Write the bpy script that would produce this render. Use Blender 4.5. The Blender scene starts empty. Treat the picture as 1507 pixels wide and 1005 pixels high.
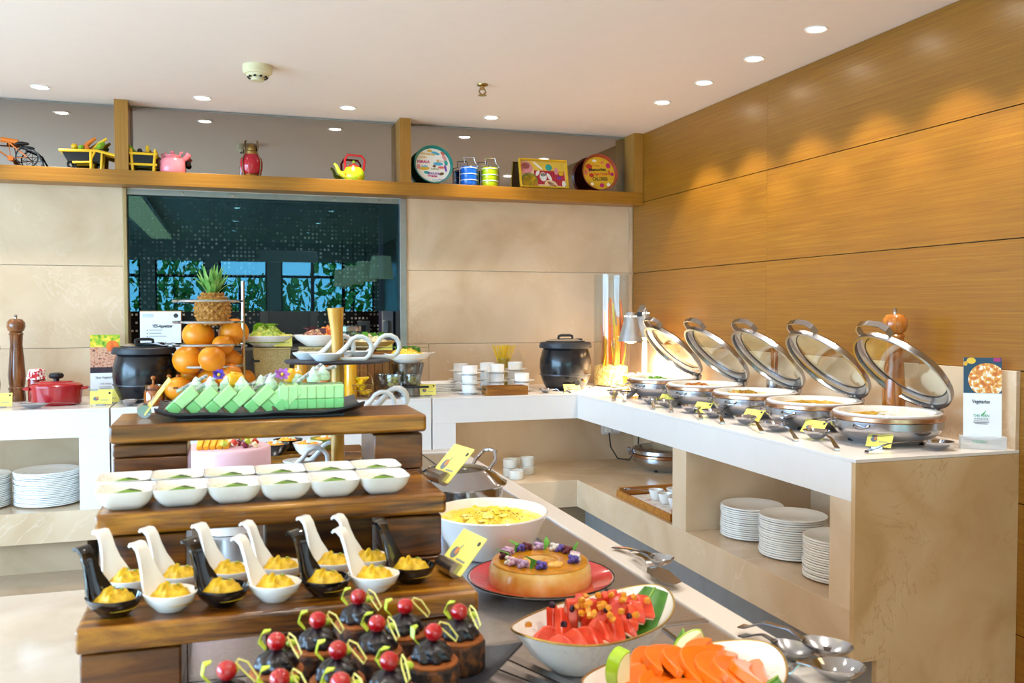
import bpy, bmesh, math, random
from mathutils import Vector, Matrix, Euler, noise as mnoise
sc = bpy.context.scene
COL = sc.collection
R = math.radians
# ------------------------------------------------------------------ camera
F_PX, YAW, PITCH, CAM_H = 1325.0, R(17.65), R(1.97), 1.43
cam_d = bpy.data.cameras.new('camera'); cam = bpy.data.objects.new('camera', cam_d); COL.objects.link(cam)
cam.location = (0, 0, CAM_H); cam.rotation_euler = (R(90) - PITCH, 0, -YAW)
cam_d.sensor_width = 36.0; cam_d.lens = F_PX / 1507.0 * 36.0; cam_d.clip_start = 0.05
cam_d.dof.use_dof = True; cam_d.dof.focus_distance = 4.2; cam_d.dof.aperture_fstop = 10.0
sc.camera = cam
# ------------------------------------------------------------------ world, large lights, exposure
w = bpy.data.worlds.new('daylight'); sc.world = w; w.use_nodes = True
bg = w.node_tree.nodes['Background']; bg.inputs[0].default_value = (0.44, 0.78, 1.0, 1); bg.inputs[1].default_value = 11.0
vs = sc.view_settings; vs.view_transform = 'Standard'; vs.look = 'None'; vs.gamma = 1.0; vs.use_curve_mapping = False
vs.exposure = 0.06
def area(name, loc, rot, sx, sy, power, col):
    l = bpy.data.lights.new(name, 'AREA'); l.shape = 'RECTANGLE'; l.size = sx; l.size_y = sy; l.energy = power; l.color = col
    o = bpy.data.objects.new(name, l); COL.objects.link(o); o.location = loc; o.rotation_euler = rot; return o
# daylight in the real window opening of the left-hand glazing
area('daylight_side', (-4.45, 1.6, 1.45), (0, R(-90), 0), 2.2, 6.4, 390, (0.42, 0.62, 1.0))

# ------------------------------------------------------------------ photo helpers: a picture point on a real plane
fwd = Vector((math.sin(YAW) * math.cos(PITCH), math.cos(YAW) * math.cos(PITCH), -math.sin(PITCH)))
rgt = Vector((math.cos(YAW), -math.sin(YAW), 0)); upv = rgt.cross(fwd)
def ray(px, py): return fwd * F_PX + rgt * (px - 753.5) - upv * (py - 502.5)
def AZ(px, py, z):
    d = ray(px, py); t = (z - CAM_H) / d.z; return Vector((d.x * t, d.y * t, z))
def AY(px, py, y):
    d = ray(px, py); t = y / d.y; return Vector((d.x * t, y, CAM_H + d.z * t))
def AX(px, py, x):
    d = ray(px, py); t = x / d.x; return Vector((x, d.y * t, CAM_H + d.z * t))
# ------------------------------------------------------------------ geometry collector
class G:
    def __init__(s): s.v = []; s.f = []; s.mi = []
    def add(s, vs_, fs_, mi=0):
        n = len(s.v); s.v += [tuple(p) for p in vs_]; s.f += [tuple(i + n for i in f) for f in fs_]; s.mi += [mi] * len(fs_); return s
    def box(s, c, sz, rot=None, mi=0):
        hx, hy, hz = sz[0] / 2, sz[1] / 2, sz[2] / 2
        P = [Vector((x, y, z)) for z in (-hz, hz) for y in (-hy, hy) for x in (-hx, hx)]
        if rot is not None:
            m = Euler(rot).to_matrix(); P = [m @ p for p in P]
        c = Vector(c)
        return s.add([p + c for p in P], [(0, 2, 3, 1), (4, 5, 7, 6), (0, 1, 5, 4), (2, 6, 7, 3), (0, 4, 6, 2), (1, 3, 7, 5)], mi)
    def bb(s, x0, x1, y0, y1, z0, z1, mi=0):
        return s.box(((x0 + x1) / 2, (y0 + y1) / 2, (z0 + z1) / 2), (x1 - x0, y1 - y0, z1 - z0), None, mi)
    def lathe(s, prof, n=32, c=(0, 0, 0), sx=1, sy=1, mi=0, close=False, m=None, warp=None):
        V = []; Fc = []; k = len(prof)
        for r, z in prof:
            for i in range(n):
                a = 2 * math.pi * i / n
                p = Vector((r * sx * math.cos(a), r * sy * math.sin(a), z))
                if warp: p = warp(p, a)
                if m is not None: p = m @ p
                V.append(p + Vector(c))
        for j in range(k - 1):
            for i in range(n):
                i2 = (i + 1) % n
                Fc.append((j * n + i, j * n + i2, (j + 1) * n + i2, (j + 1) * n + i))
        if prof[0][0] > 1e-6 and not close: Fc.append(tuple(reversed(range(n))))
        if prof[-1][0] > 1e-6 and not close: Fc.append(tuple(range((k - 1) * n, k * n)))
        if close:
            for i in range(n):
                i2 = (i + 1) % n; Fc.append(((k - 1) * n + i, (k - 1) * n + i2, i2, i))
        return s.add(V, Fc, mi)
    def cyl(s, c, r, h, n=24, axis='z', mi=0, r2=None):
        m = {'z': Matrix.Identity(3), 'x': Euler((0, R(90), 0)).to_matrix(), 'y': Euler((R(-90), 0, 0)).to_matrix()}[axis] if isinstance(axis, str) else axis
        return s.lathe([(r, 0), (r if r2 is None else r2, h)], n, c, mi=mi, m=m)
    def tube(s, pts, r, n=8, closed=False, mi=0, flat=1.0):
        pts = [Vector(p) for p in pts]; k = len(pts); V = []; Fc = []
        rr = r if isinstance(r, (list, tuple)) else [r] * k
        up = None
        for i, p in enumerate(pts):
            a = pts[(i - 1) % k] if (closed or i > 0) else p
            b = pts[(i + 1) % k] if (closed or i < k - 1) else p
            t = (b - a).normalized()
            if up is None:
                up = Vector((0, 0, 1)) if abs(t.z) < .9 else Vector((1, 0, 0))
            sd = t.cross(up)
            if sd.length < 1e-6: sd = t.cross(Vector((0, 1, 0)))
            sd.normalize(); up = sd.cross(t).normalized()
            for j in range(n):
                an = 2 * math.pi * j / n
                V.append(p + sd * math.cos(an) * rr[i] + up * math.sin(an) * rr[i] * flat)
        for i in range(k if closed else k - 1):
            i2 = (i + 1) % k
            for j in range(n):
                j2 = (j + 1) % n
                Fc.append((i * n + j, i * n + j2, i2 * n + j2, i2 * n + j))
        if not closed:
            Fc.append(tuple(reversed(range(n)))); Fc.append(tuple(range((k - 1) * n, k * n)))
        return s.add(V, Fc, mi)
    def ribbon(s, path, wid, th, side=(0, 1, 0), mi=0, cup=0.0):
        """a strip with real thickness along PATH; SIDE is the width direction; CUP lifts its edges"""
        path = [Vector(p) for p in path]; k = len(path); sd = Vector(side).normalized(); V = []; Fc = []; m = 5
        for i, p in enumerate(path):
            t = (path[min(i + 1, k - 1)] - path[max(i - 1, 0)]).normalized(); nn = sd.cross(t).normalized()
            W = wid[i] if isinstance(wid, (list, tuple)) else wid
            T = th[i] if isinstance(th, (list, tuple)) else th
            C = cup[i] if isinstance(cup, (list, tuple)) else cup
            top = []; bot = []
            for q in range(m):
                u = -1 + 2 * q / (m - 1); h = C * u * u
                top.append(p + sd * (u * W / 2) + nn * (h + T / 2)); bot.append(p + sd * (u * W / 2 * .96) + nn * (h - T / 2))
            V += top + bot[::-1]
        n = 2 * m
        for i in range(k - 1):
            for j in range(n):
                j2 = (j + 1) % n; Fc.append((i * n + j, i * n + j2, (i + 1) * n + j2, (i + 1) * n + j))
        Fc.append(tuple(reversed(range(n)))); Fc.append(tuple(range((k - 1) * n, k * n)))
        return s.add(V, Fc, mi)
    def prism(s, pts, z0, z1, mi=0, m=None, c=(0, 0, 0)):
        n = len(pts); V = [Vector((x, y, z0)) for x, y in pts] + [Vector((x, y, z1)) for x, y in pts]
        if m is not None: V = [m @ v for v in V]
        V = [v + Vector(c) for v in V]
        return s.add(V, [tuple(reversed(range(n))), tuple(range(n, 2 * n))] + [(i, (i + 1) % n, n + (i + 1) % n, n + i) for i in range(n)], mi)
    def ball(s, c, r, n=16, k=10, nz=0.0, ns=20.0, mi=0, m=None, seed=0):
        rx, ry, rz = r if isinstance(r, (list, tuple)) else (r, r, r)
        V = []; Fc = []
        def put(p):
            if nz:
                q = p.normalized(); f = 1 + nz * mnoise.noise(q * ns * .1 + Vector((seed * 3.7, seed * 1.3, 0))) ; p = p * f
            if m is not None: p = m @ p
            V.append(p + Vector(c))
        put(Vector((0, 0, -rz)))
        for j in range(1, k):
            b = -math.pi / 2 + math.pi * j / k
            for i in range(n):
                a = 2 * math.pi * i / n
                put(Vector((rx * math.cos(b) * math.cos(a), ry * math.cos(b) * math.sin(a), rz * math.sin(b))))
        put(Vector((0, 0, rz)))
        for i in range(n):
            Fc.append((0, 1 + (i + 1) % n, 1 + i)); Fc.append((len(V) - 1, 1 + (k - 2) * n + i, 1 + (k - 2) * n + (i + 1) % n))
        for j in range(k - 2):
            for i in range(n):
                i2 = (i + 1) % n; Fc.append((1 + j * n + i, 1 + j * n + i2, 1 + (j + 1) * n + i2, 1 + (j + 1) * n + i))
        return s.add(V, Fc, mi)
    def mound(s, rx, ry, h, c=(0, 0, 0), n=40, k=9, rough=.12, ns=60, mi=0, seed=0, flatp=2.0, oval=None):
        """a lumpy heap of food: a disc of rings raised in the middle"""
        V = []; Fc = []
        for j in range(k + 1):
            t = j / k
            for i in range(n):
                a = 2 * math.pi * i / n; f = oval(a) if oval else 1
                x, y = rx * t * f * math.cos(a), ry * t * f * math.sin(a)
                z = h * (1 - t ** flatp)
                z += h * rough * mnoise.noise(Vector((x * ns, y * ns, seed * 2.1))) * (1 - t ** 6) + h * rough * .6 * mnoise.noise(Vector((x * ns * 2.3, y * ns * 2.3, seed + 5)))*(1 - t ** 6)
                V.append(Vector((x, y, z)) + Vector(c))
        for j in range(k):
            for i in range(n):
                i2 = (i + 1) % n; Fc.append((j * n + i, (j + 1) * n + i, (j + 1) * n + i2, j * n + i2))
        n0 = len(V); V += [Vector((p.x, p.y, c[2] - h * .3)) for p in V[k * n:(k + 1) * n]]
        for i in range(n):
            i2 = (i + 1) % n; Fc.append((k * n + i, n0 + i, n0 + i2, k * n + i2))
        return s.add(V, Fc, mi)
    def build(s, name, mats, parent=None, sm=35, bevel=0, loc=None, rot=None, sub=0, bseg=2):
        me = bpy.data.meshes.new(name); me.from_pydata(s.v, [], s.f)
        if not isinstance(mats, (list, tuple)): mats = [mats]
        for m in mats: me.materials.append(m)
        if len(mats) > 1: me.polygons.foreach_set('material_index', s.mi)
        bm = bmesh.new(); bm.from_mesh(me); bmesh.ops.remove_doubles(bm, verts=bm.verts, dist=1e-6); bmesh.ops.recalc_face_normals(bm, faces=bm.faces); bm.to_mesh(me); bm.free()
        if sm:
            me.shade_smooth(); me.set_sharp_from_angle(angle=R(sm))
        o = bpy.data.objects.new(name, me); COL.objects.link(o)
        if parent is not None: o.parent = parent
        if loc is not None: o.location = loc
        if rot is not None: o.rotation_euler = rot
        if bevel:
            b = o.modifiers.new('bevel', 'BEVEL'); b.width = bevel; b.segments = bseg; b.limit_method = 'ANGLE'; b.angle_limit = R(40)
        if sub:
            b = o.modifiers.new('sub', 'SUBSURF'); b.levels = sub; b.render_levels = sub
        return o
def tag(o, label, cat, group=None, kind=None):
    if label: o['label'] = label
    if cat: o['category'] = cat
    if group: o['group'] = group
    if kind: o['kind'] = kind
    return o
def struct(o): o['kind'] = 'structure'; return o
def thing(name, label, cat, loc=(0, 0, 0), rz=0.0, group=None):
    o = bpy.data.objects.new(name, None); COL.objects.link(o); o.empty_display_size = .03
    o.location = loc; o.rotation_euler = (0, 0, rz); return tag(o, label, cat, group)
def copy_tree(o, loc=None, rz=None, label=None, group=None, parent=None, scale=None):
    c = o.copy(); COL.objects.link(c); c.parent = parent
    if loc is not None: c.location = loc
    if rz is not None: c.rotation_euler = (c.rotation_euler[0], c.rotation_euler[1], rz)
    if scale is not None: c.scale = scale if isinstance(scale, (tuple, list)) else (scale,) * 3
    if label: c['label'] = label
    if group: c['group'] = group
    for ch in o.children: copy_tree(ch, parent=c)
    return c
FONT = None
def text(name, body, size, parent, mat, loc, rot=(0, 0, 0), align='CENTER', thick=.0004, bold=0.0, width=None, shear=0.0):
    cu = bpy.data.curves.new(name, 'FONT'); cu.body = body; cu.size = size; cu.align_x = align; cu.align_y = 'CENTER'; cu.extrude = thick; cu.offset = bold; cu.shear = shear; cu.resolution_u = 3
    t = bpy.data.objects.new(name, cu); COL.objects.link(t); bpy.context.view_layer.update()
    me = bpy.data.meshes.new_from_object(t.evaluated_get(bpy.context.evaluated_depsgraph_get()))
    bpy.data.objects.remove(t); bpy.data.curves.remove(cu)
    me.name = name; me.materials.clear(); me.materials.append(mat)
    if width and len(me.vertices):
        xs = [v.co.x for v in me.vertices]; k = width / max(max(xs) - min(xs), 1e-6)
        for v in me.vertices: v.co.x *= k
    o = bpy.data.objects.new(name, me); COL.objects.link(o); o.parent = parent; o.location = loc; o.rotation_euler = rot; return o
ORD = 'first second third fourth fifth sixth seventh eighth ninth tenth eleventh twelfth thirteenth fourteenth fifteenth sixteenth seventeenth eighteenth nineteenth twentieth twenty-first twenty-second twenty-third'.split()
# ------------------------------------------------------------------ materials
def lin(c):
    if isinstance(c, str):
        c = c.lstrip('#'); c = tuple(int(c[i:i + 2], 16) / 255 for i in (0, 2, 4))
    return tuple(x / 12.92 if x <= .04045 else ((x + .055) / 1.055) ** 2.4 for x in c)
class NT:
    def __init__(s, name):
        s.m = bpy.data.materials.new(name); s.m.use_nodes = True; s.t = s.m.node_tree; s.b = s.t.nodes['Principled BSDF']
    def n(s, typ, **kw):
        nd = s.t.nodes.new(typ)
        for k, v in kw.items():
            if k.startswith('i_'):
                key = k[2:]; key = int(key) if key.isdigit() else key.replace('_', ' ')
                nd.inputs[key].default_value = v
            else: setattr(nd, k, v)
        return nd
    def l(s, a, b): s.t.links.new(a, b)
    def set(s, **kw):
        for k, v in kw.items():
            k = k.replace('_', ' ')
            if k in s.b.inputs: s.b.inputs[k].default_value = v
    def coords(s, scale=(1, 1, 1), rot=(0, 0, 0), rnd=False):
        tc = s.n('ShaderNodeTexCoord'); mp = s.n('ShaderNodeMapping'); mp.inputs['Scale'].default_value = scale; mp.inputs['Rotation'].default_value = rot
        s.l(tc.outputs['Object'], mp.inputs['Vector'])
        if rnd:
            oi = s.n('ShaderNodeObjectInfo'); mu = s.n('ShaderNodeMath', operation='MULTIPLY', i_1=37.0); s.l(oi.outputs['Random'], mu.inputs[0]); cb = s.n('ShaderNodeCombineXYZ')
            for i in range(3): s.l(mu.outputs[0], cb.inputs[i])
            s.l(cb.outputs[0], mp.inputs['Location'])
        return mp.outputs['Vector']
    def ramp(s, fac, stops):
        r = s.n('ShaderNodeValToRGB'); e = r.color_ramp.elements
        while len(e) > 1: e.remove(e[-1])
        e[0].position = stops[0][0]; e[0].color = (*lin(stops[0][1]), 1)
        for p, c in stops[1:]:
            x = e.new(p); x.color = (*lin(c), 1)
        s.l(fac, r.inputs[0]); return r.outputs[0]
    def bump(s, h, strength=.2, dist=.002):
        b = s.n('ShaderNodeBump'); b.inputs['Strength'].default_value = strength; b.inputs['Distance'].default_value = dist
        s.l(h, b.inputs['Height']); s.l(b.outputs[0], s.b.inputs['Normal'])
def P(name, c, rough=.5, metal=0., var=.08, ns=14., bump=0., bns=80., trans=0., ior=1.45, coat=0., sss=0., spec=.5, emit=None, es=0., rnd=True, alpha=1.):
    """a plain procedural material: base colour varied by noise, optional fine relief"""
    t = NT(name); c = lin(c)
    t.set(Roughness=rough, Metallic=metal, Transmission_Weight=trans, IOR=ior, Coat_Weight=coat, Specular_IOR_Level=spec, Alpha=alpha)
    v = t.coords(rnd=rnd); nz = t.n('ShaderNodeTexNoise', i_Scale=ns, i_Detail=3.0); t.l(v, nz.inputs['Vector'])
    r = t.n('ShaderNodeValToRGB'); e = r.color_ramp.elements
    e[0].position = .3; e[1].position = .7
    e[0].color = (*[max(0, x * (1 - var)) for x in c], 1); e[1].color = (*[min(1, x * (1 + var)) for x in c], 1)
    t.l(nz.outputs['Fac'], r.inputs[0]); t.l(r.outputs[0], t.b.inputs['Base Color'])
    if sss: t.set(Subsurface_Weight=sss, Subsurface_Scale=.01); t.b.inputs['Subsurface Radius'].default_value = (1, .6, .4)
    if emit: t.b.inputs['Emission Color'].default_value = (*lin(emit), 1); t.b.inputs['Emission Strength'].default_value = es
    if bump:
        n2 = t.n('ShaderNodeTexNoise', i_Scale=bns, i_Detail=4.0); t.l(v, n2.inputs['Vector']); t.bump(n2.outputs['Fac'], bump)
    return t.m
def marble(name, base, dark, light, vein, rough=.28, rnd=True, vs_=1.0, vein_amt=.5):
    t = NT(name); v = t.coords(rnd=rnd)
    n1 = t.n('ShaderNodeTexNoise', i_Scale=2.2 * vs_, i_Detail=6.0, i_Distortion=.8); t.l(v, n1.inputs['Vector'])
    c = t.ramp(n1.outputs['Fac'], [(.3, dark), (.5, base), (.72, light)])
    n2 = t.n('ShaderNodeTexNoise', i_Scale=1.6 * vs_, i_Detail=7.0, i_Distortion=2.2, i_Roughness=.6); t.l(v, n2.inputs['Vector'])
    a = t.n('ShaderNodeMath', operation='SUBTRACT', i_1=.5); t.l(n2.outputs['Fac'], a.inputs[0]); b = t.n('ShaderNodeMath', operation='ABSOLUTE'); t.l(a.outputs[0], b.inputs[0])
    mr = t.n('ShaderNodeMapRange'); mr.inputs[1].default_value = 0; mr.inputs[2].default_value = .012; mr.inputs[3].default_value = vein_amt; mr.inputs[4].default_value = 0; t.l(b.outputs[0], mr.inputs[0])
    n3 = t.n('ShaderNodeTexNoise', i_Scale=1.1 * vs_, i_Detail=2.0); t.l(v, n3.inputs['Vector'])
    m3 = t.n('ShaderNodeMapRange'); m3.inputs[1].default_value = .5; m3.inputs[2].default_value = .64; t.l(n3.outputs['Fac'], m3.inputs[0])
    mm = t.n('ShaderNodeMath', operation='MULTIPLY'); t.l(mr.outputs[0], mm.inputs[0]); t.l(m3.outputs[0], mm.inputs[1])
    mx = t.n('ShaderNodeMix', data_type='RGBA'); mx.inputs['B'].default_value = (*lin(vein), 1); t.l(mm.outputs[0], mx.inputs['Factor']); t.l(c, mx.inputs['A'])
    t.l(mx.outputs['Result'], t.b.inputs['Base Color']); t.set(Roughness=rough, Specular_IOR_Level=.45); return t.m
def wood(name, dark, mid, light, scale=(3, 40, 40), rough=.35, rnd=True, coat=0., fine=220., bump=.05, contrast=(.3, .5, .7), dist=1.2, coatr=.15):
    """grain runs along the local axis with the smallest scale"""
    t = NT(name); v = t.coords(scale=scale, rnd=rnd)
    n1 = t.n('ShaderNodeTexNoise', i_Scale=1.0, i_Detail=7.0, i_Distortion=dist, i_Roughness=.62); t.l(v, n1.inputs['Vector'])
    c = t.ramp(n1.outputs['Fac'], [(contrast[0], dark), (contrast[1], mid), (contrast[2], light)])
    t.l(c, t.b.inputs['Base Color']); t.set(Roughness=rough, Coat_Weight=coat, Coat_Roughness=coatr)
    t.bump(n1.outputs['Fac'], bump, .001); return t.m
def blobs(name, stops, scale=60., rough=.5, kind='noise', detail=4., bump=.3, coat=0., sss=0., bdist=.002, rnd=True):
    """speckled food or print: a colour ramp over noise or voronoi cells"""
    t = NT(name); v = t.coords(rnd=rnd)
    if kind == 'noise':
        nz = t.n('ShaderNodeTexNoise', i_Scale=scale, i_Detail=detail); out = nz.outputs['Fac']
    else:
        nz = t.n('ShaderNodeTexVoronoi', i_Scale=scale); sp = t.n('ShaderNodeSeparateColor'); t.l(nz.outputs['Color'], sp.inputs[0]); out = sp.outputs[0]
    t.l(v, nz.inputs['Vector'])
    c = t.ramp(out, stops); t.l(c, t.b.inputs['Base Color']); t.set(Roughness=rough, Coat_Weight=coat)
    if sss: t.set(Subsurface_Weight=sss, Subsurface_Scale=.008)
    if bump: t.bump(out, bump, bdist)
    return t.m
def emis(name, c, s):
    t = NT(name); t.b.inputs['Emission Color'].default_value = (*lin(c), 1); t.b.inputs['Emission Strength'].default_value = s; t.b.inputs['Base Color'].default_value = (*lin(c), 1); return t.m
def clear(name, tint='ffffff', refl=.08, rough=.0, edge=.4, gtint='ffffff'):
    """thin clear sheet: see-through with a fresnel reflection (no refraction)"""
    t = NT(name); tr = t.n('ShaderNodeBsdfTransparent'); tr.inputs[0].default_value = (*lin(tint), 1)
    gl = t.n('ShaderNodeBsdfGlossy'); gl.inputs['Roughness'].default_value = rough; gl.inputs[0].default_value = (*lin(gtint), 1)
    mx = t.n('ShaderNodeMixShader'); lw = t.n('ShaderNodeLayerWeight', i_Blend=.5); pw = t.n('ShaderNodeMath', operation='POWER', i_1=4.0); t.l(lw.outputs['Facing'], pw.inputs[0])
    mr = t.n('ShaderNodeMapRange'); mr.inputs[3].default_value = refl; mr.inputs[4].default_value = min(1, refl + edge); t.l(pw.outputs[0], mr.inputs[0])
    t.l(mr.outputs[0], mx.inputs[0]); t.l(tr.outputs[0], mx.inputs[1]); t.l(gl.outputs[0], mx.inputs[2]); t.l(mx.outputs[0], t.t.nodes['Material Output'].inputs[0]); return t.m
MARB = marble('beige_marble', 'cdb394', 'c0a483', 'd7c0a3', 'e8d8c4', .25, vein_amt=.3)
MARB2 = marble('tan_marble', 'c4a276', 'b48f60', 'cdb08a', '8a5a24', .35, vs_=1.3, vein_amt=.55)
MARBF = marble('floor_marble', 'd2bda6', 'c6b097', 'dccab6', 'e6d8c8', .12, vein_amt=.3)
WHITE = P('white_laminate', 'ddd6d0', .22, var=.01)
CEIL = P('ceiling_paint', 'eee0d7', .8, var=.008)
PANEL = wood('golden_veneer', '7c4b0a', '8a590d', '996a15', (9, 1.6, 150), .38, coat=.45, bump=.02, coatr=.26)
BEAMW = wood('shelf_veneer', '875610', '976414', 'a5731e', (1.6, 90, 150), .35, bump=.02)
POSTW = wood('post_veneer', '8c5f20', '9c6c26', 'a87a32', (150, 150, 1.6), .35, bump=.02)
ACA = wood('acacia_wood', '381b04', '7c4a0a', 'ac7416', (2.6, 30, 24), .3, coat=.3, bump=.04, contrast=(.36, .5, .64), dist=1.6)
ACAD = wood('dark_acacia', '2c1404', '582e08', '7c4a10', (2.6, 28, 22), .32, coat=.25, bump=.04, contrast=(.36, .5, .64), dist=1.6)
STEEL = P('polished_steel', 'b6b6ba', .09, 1., var=.02)
BRUSH = P('brushed_steel', 'acacb0', .22, 1., var=.05, ns=40)
DSTEEL = P('smoked_steel', '8d8c8f', .3, 1., var=.05)
COPPER = P('bronze_band', 'b98d6c', .25, 1., var=.05)
PORC = P('white_porcelain', 'f2f0ec', .1, var=.01, coat=.4)
BLACKG = P('black_glaze', '0d0d0f', .1, var=.05, coat=.6)
BLACKM = P('black_enamel', '15161a', .3, var=.1, coat=.3)
RUBB = P('black_plastic', '18181a', .5, var=.1)
SLATE = blobs('slate', [(.3, '1c1d24'), (.6, '2a2c36'), (.8, '3f4350')], 30, .55, bump=.5)
YCARD = P('yellow_card', 'ecdb6a', .55, var=.02)
INK = P('print_ink', '3a3a36', .7, var=.05)
INKG = P('grey_ink', '8b8b86', .7, var=.05)
PAPER = P('white_paper', 'eef0f2', .6, var=.01)
GLASS = clear('clear_glass', 'f4f8f8', .06)
ACRY = clear('acrylic', 'eef4f4', .10)
# ================================================================== the room
XR, YB, ZC, XL, YR = 2.875, 6.09, 2.70, -4.6, -5.2
Y0 = 2.664   # near end of the side counter
struct(G().bb(XL - .1, XR + .1, YR - .1, YB + 3.2, -.1, 0).build('floor', MARBF, sm=0))
fl = bpy.data.objects['floor']
FBORD = marble('floor_border_stone', 'a58e74', '957e64', 'b39c82', 'c8b59c', .18)
g = G().bb(-4.5, -.2, 5.02, 5.6, 0, .004); g.build('floor_border', FBORD, fl, sm=0)
g = G().bb(1.1, 2.5, -1, 5.6, 0, .004); g.build('floor_border', FBORD, fl, sm=0)
struct(G().bb(XL - .1, XR + .1, YR - .1, YB + .12, ZC, ZC + .1).build('ceiling', CEIL, sm=0))
# ---- back wall with the kitchen hatch
WX0, WX1, WZ0, WZ1 = -.59, 1.165, .89, 2.19
g = G().bb(XL - .1, WX0, YB + .02, YB + .16, 0, ZC).bb(WX1, XR + .1, YB + .02, YB + .16, 0, ZC).bb(WX0, WX1, YB + .02, YB + .16, WZ1, ZC).bb(WX0, WX1, YB + .02, YB + .16, 0, WZ0)
PLAST = P('wall_plaster', 'd8cdbf', .8)
wb = struct(g.build('wall_back', PLAST, sm=0))
def mpanel(x0, x1, z0, z1, parent=wb, m=MARB):
    G().bb(x0 + .0012, x1 - .0012, YB, YB + .02, z0 + .0015, z1 - .0015).build('marble_panel', m, parent, sm=0, bevel=.0012, bseg=1)
for x0, x1 in ((-4.6, -3.1), (-3.1, -1.62), (-1.62, WX0 - .012)):
    for z0, z1 in ((.70, 1.2), (1.2, 1.705), (1.705, 2.21)): mpanel(x0, x1, z0, z1)
for z0, z1 in ((1.2, 1.705), (1.705, 2.21)): mpanel(WX1 + .015, XR - .03, z0, z1); mpanel(XR - .03, XR, z0, z1)
mpanel(WX1 + .015, 1.335, .7, 1.2); mpanel(1.335, XR, .7, 1.2)
# ---- right wall: veneer boards with dark shadow gaps
wr = struct(G().bb(XR + .018, XR + .12, YR, YB + .1, 0, ZC).build('wall_right', P('dark_gap', '2a1a08', .8), sm=0))
VY = AX(1128, 350, XR).y
for z0, z1 in ((-.01, .19), (.19, .695), (.695, 1.2), (1.2, 1.705), (1.705, 2.21), (2.21, 2.70)):
    for y0, y1 in ((-5.2, -1.4), (-1.4, 1.32), (1.32, VY), (VY, YB)):
        k = .0006
        G().bb(XR, XR + .018, y0 + k, y1 - k, max(z0, 0) + .0022, z1 - .0022).build('wood_panel', PANEL, wr, sm=0)
# ---- walls out of view: glazed garden side and rear, mirrored in the hatch glass and in the steel
def glazed(name, axis, at, lo, hi, bays, z0, z1, mull):
    g = G(); put = (lambda a, b, c, d: g.bb(at - .05, at + .05, a, b, c, d)) if axis == 'x' else (lambda a, b, c, d: g.bb(a, b, at - .05, at + .05, c, d))
    put(lo, hi, 0, z0); put(lo, hi, z1, ZC)
    prev = lo
    for a, b in bays: put(prev, a, z0, z1); prev = b
    put(prev, hi, z0, z1)
    o = struct(g.build(name, PLAST, sm=0)); 
    for a, b in bays:
        n = max(1, round((b - a) / mull))
        for i in range(n + 1):
            t = a + (b - a) * i / n; f = G()
            (f.bb(at - .03, at + .03, t - .03, t + .03, z0, z1) if axis == 'x' else f.bb(t - .03, t + .03, at - .03, at + .03, z0, z1)); f.build('mullion', DFR, o, sm=0)
        f = G(); (f.bb(at - .03, at + .03, a, b, 2.04, 2.09) if axis == 'x' else f.bb(a, b, at - .03, at + .03, 2.04, 2.09)); f.build('transom', DFR, o, sm=0)
    return o
DFR = P('dark_window_frame', '2b2620', .5)
glazed('wall_left', 'x', XL, YR, YB, [(-1.8, 5.0)], .25, 2.4, 1.15)
glazed('wall_rear', 'y', YR, XL, XR, [(-2.2, -1.45), (-1.2, -.35), (-.1, .75), (1.0, 2.75)], .2, 2.34, .62)
GRASS = P('lawn', '4f7a2c', .9)
struct(G().bb(-30, 30, -30, 30, -.6, -.3).build('garden_ground', GRASS, sm=0))
LEAFG = blobs('foliage', [(.3, '1d5a2a'), (.5, '4f9a3a'), (.75, 'a8d860')], 9, .6, bump=.3)
rng = random.Random(4)
for k, (x, y, h) in enumerate([(-3.2, -8.2, 2.6), (-1.1, -9.6, 3.4), (.9, -8.2, 2.4), (2.9, -9.6, 3.4), (5.0, -8.2, 2.8), (-9.5, .6, 2.2), (-10, 4.6, 2.6)]):
    g = G(); V = []; Fc = []
    for i in range(700):
        a = rng.random() * 6.283; rr = (rng.random() ** .5) * .95; zz = h * (.15 + .85 * rng.random())
        c = Vector((rr * math.cos(a), rr * math.sin(a), zz)); e = Euler((rng.random() * 6, rng.random() * 6, rng.random() * 6)).to_matrix(); s_ = .07 + rng.random() * .1
        n = len(V); V += [c + e @ Vector(p) for p in ((-s_, 0, 0), (0, -s_ * .45, .02), (s_, 0, 0), (0, s_ * .45, .02))]; Fc.append((n, n + 1, n + 2, n + 3))
    g.add(V, Fc); t = thing('garden_shrub', f'leafy green garden shrub outside, {ORD[k]} from the hedge end', 'shrub', (x, y, -.3), group='garden shrubs')
    g.build('foliage', LEAFG, t, sm=0); G().tube([(0, 0, 0), (.03, 0, h * .7)], .05).build('stem', DFR, t)
# ---- hatch: metal frame, hanging glass, kitchen behind
KIT_Y = 8.6
FRM = P('satin_frame', '9a9a98', .35, .9); GOLDF = P('champagne_frame', 'a98f66', .35, .6)
win = struct(G().bb(WX0 - .012, WX0 + .012, YB - .012, YB + .17, WZ0, WZ1).build('window_1', GOLDF, sm=0, bevel=.002))
G().bb(WX1 - .03, WX1 + .016, YB - .014, YB + .17, WZ0, WZ1).build('window_frame', FRM, win, sm=0, bevel=.002)
G().bb(WX0, WX1, YB + .02, YB + .17, WZ1 - .035, WZ1 + .001).build('head_rail', FRM, win, sm=0, bevel=.002)
for x in (-.25, .05, .7, 1.0): G().cyl((x, YB + .005, WZ1 - .02), .008, .018, 10, 'y').build('rail_bolt', STEEL, win)
PANE = clear('hatch_glass', 'a8b8c4', .055, 0, .4, '90dcf4')
G().bb(WX0 + .012, WX1 - .03, YB + .05, YB + .06, 1.425, WZ1 - .035).build('pane', PANE, win, sm=0)
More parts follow.
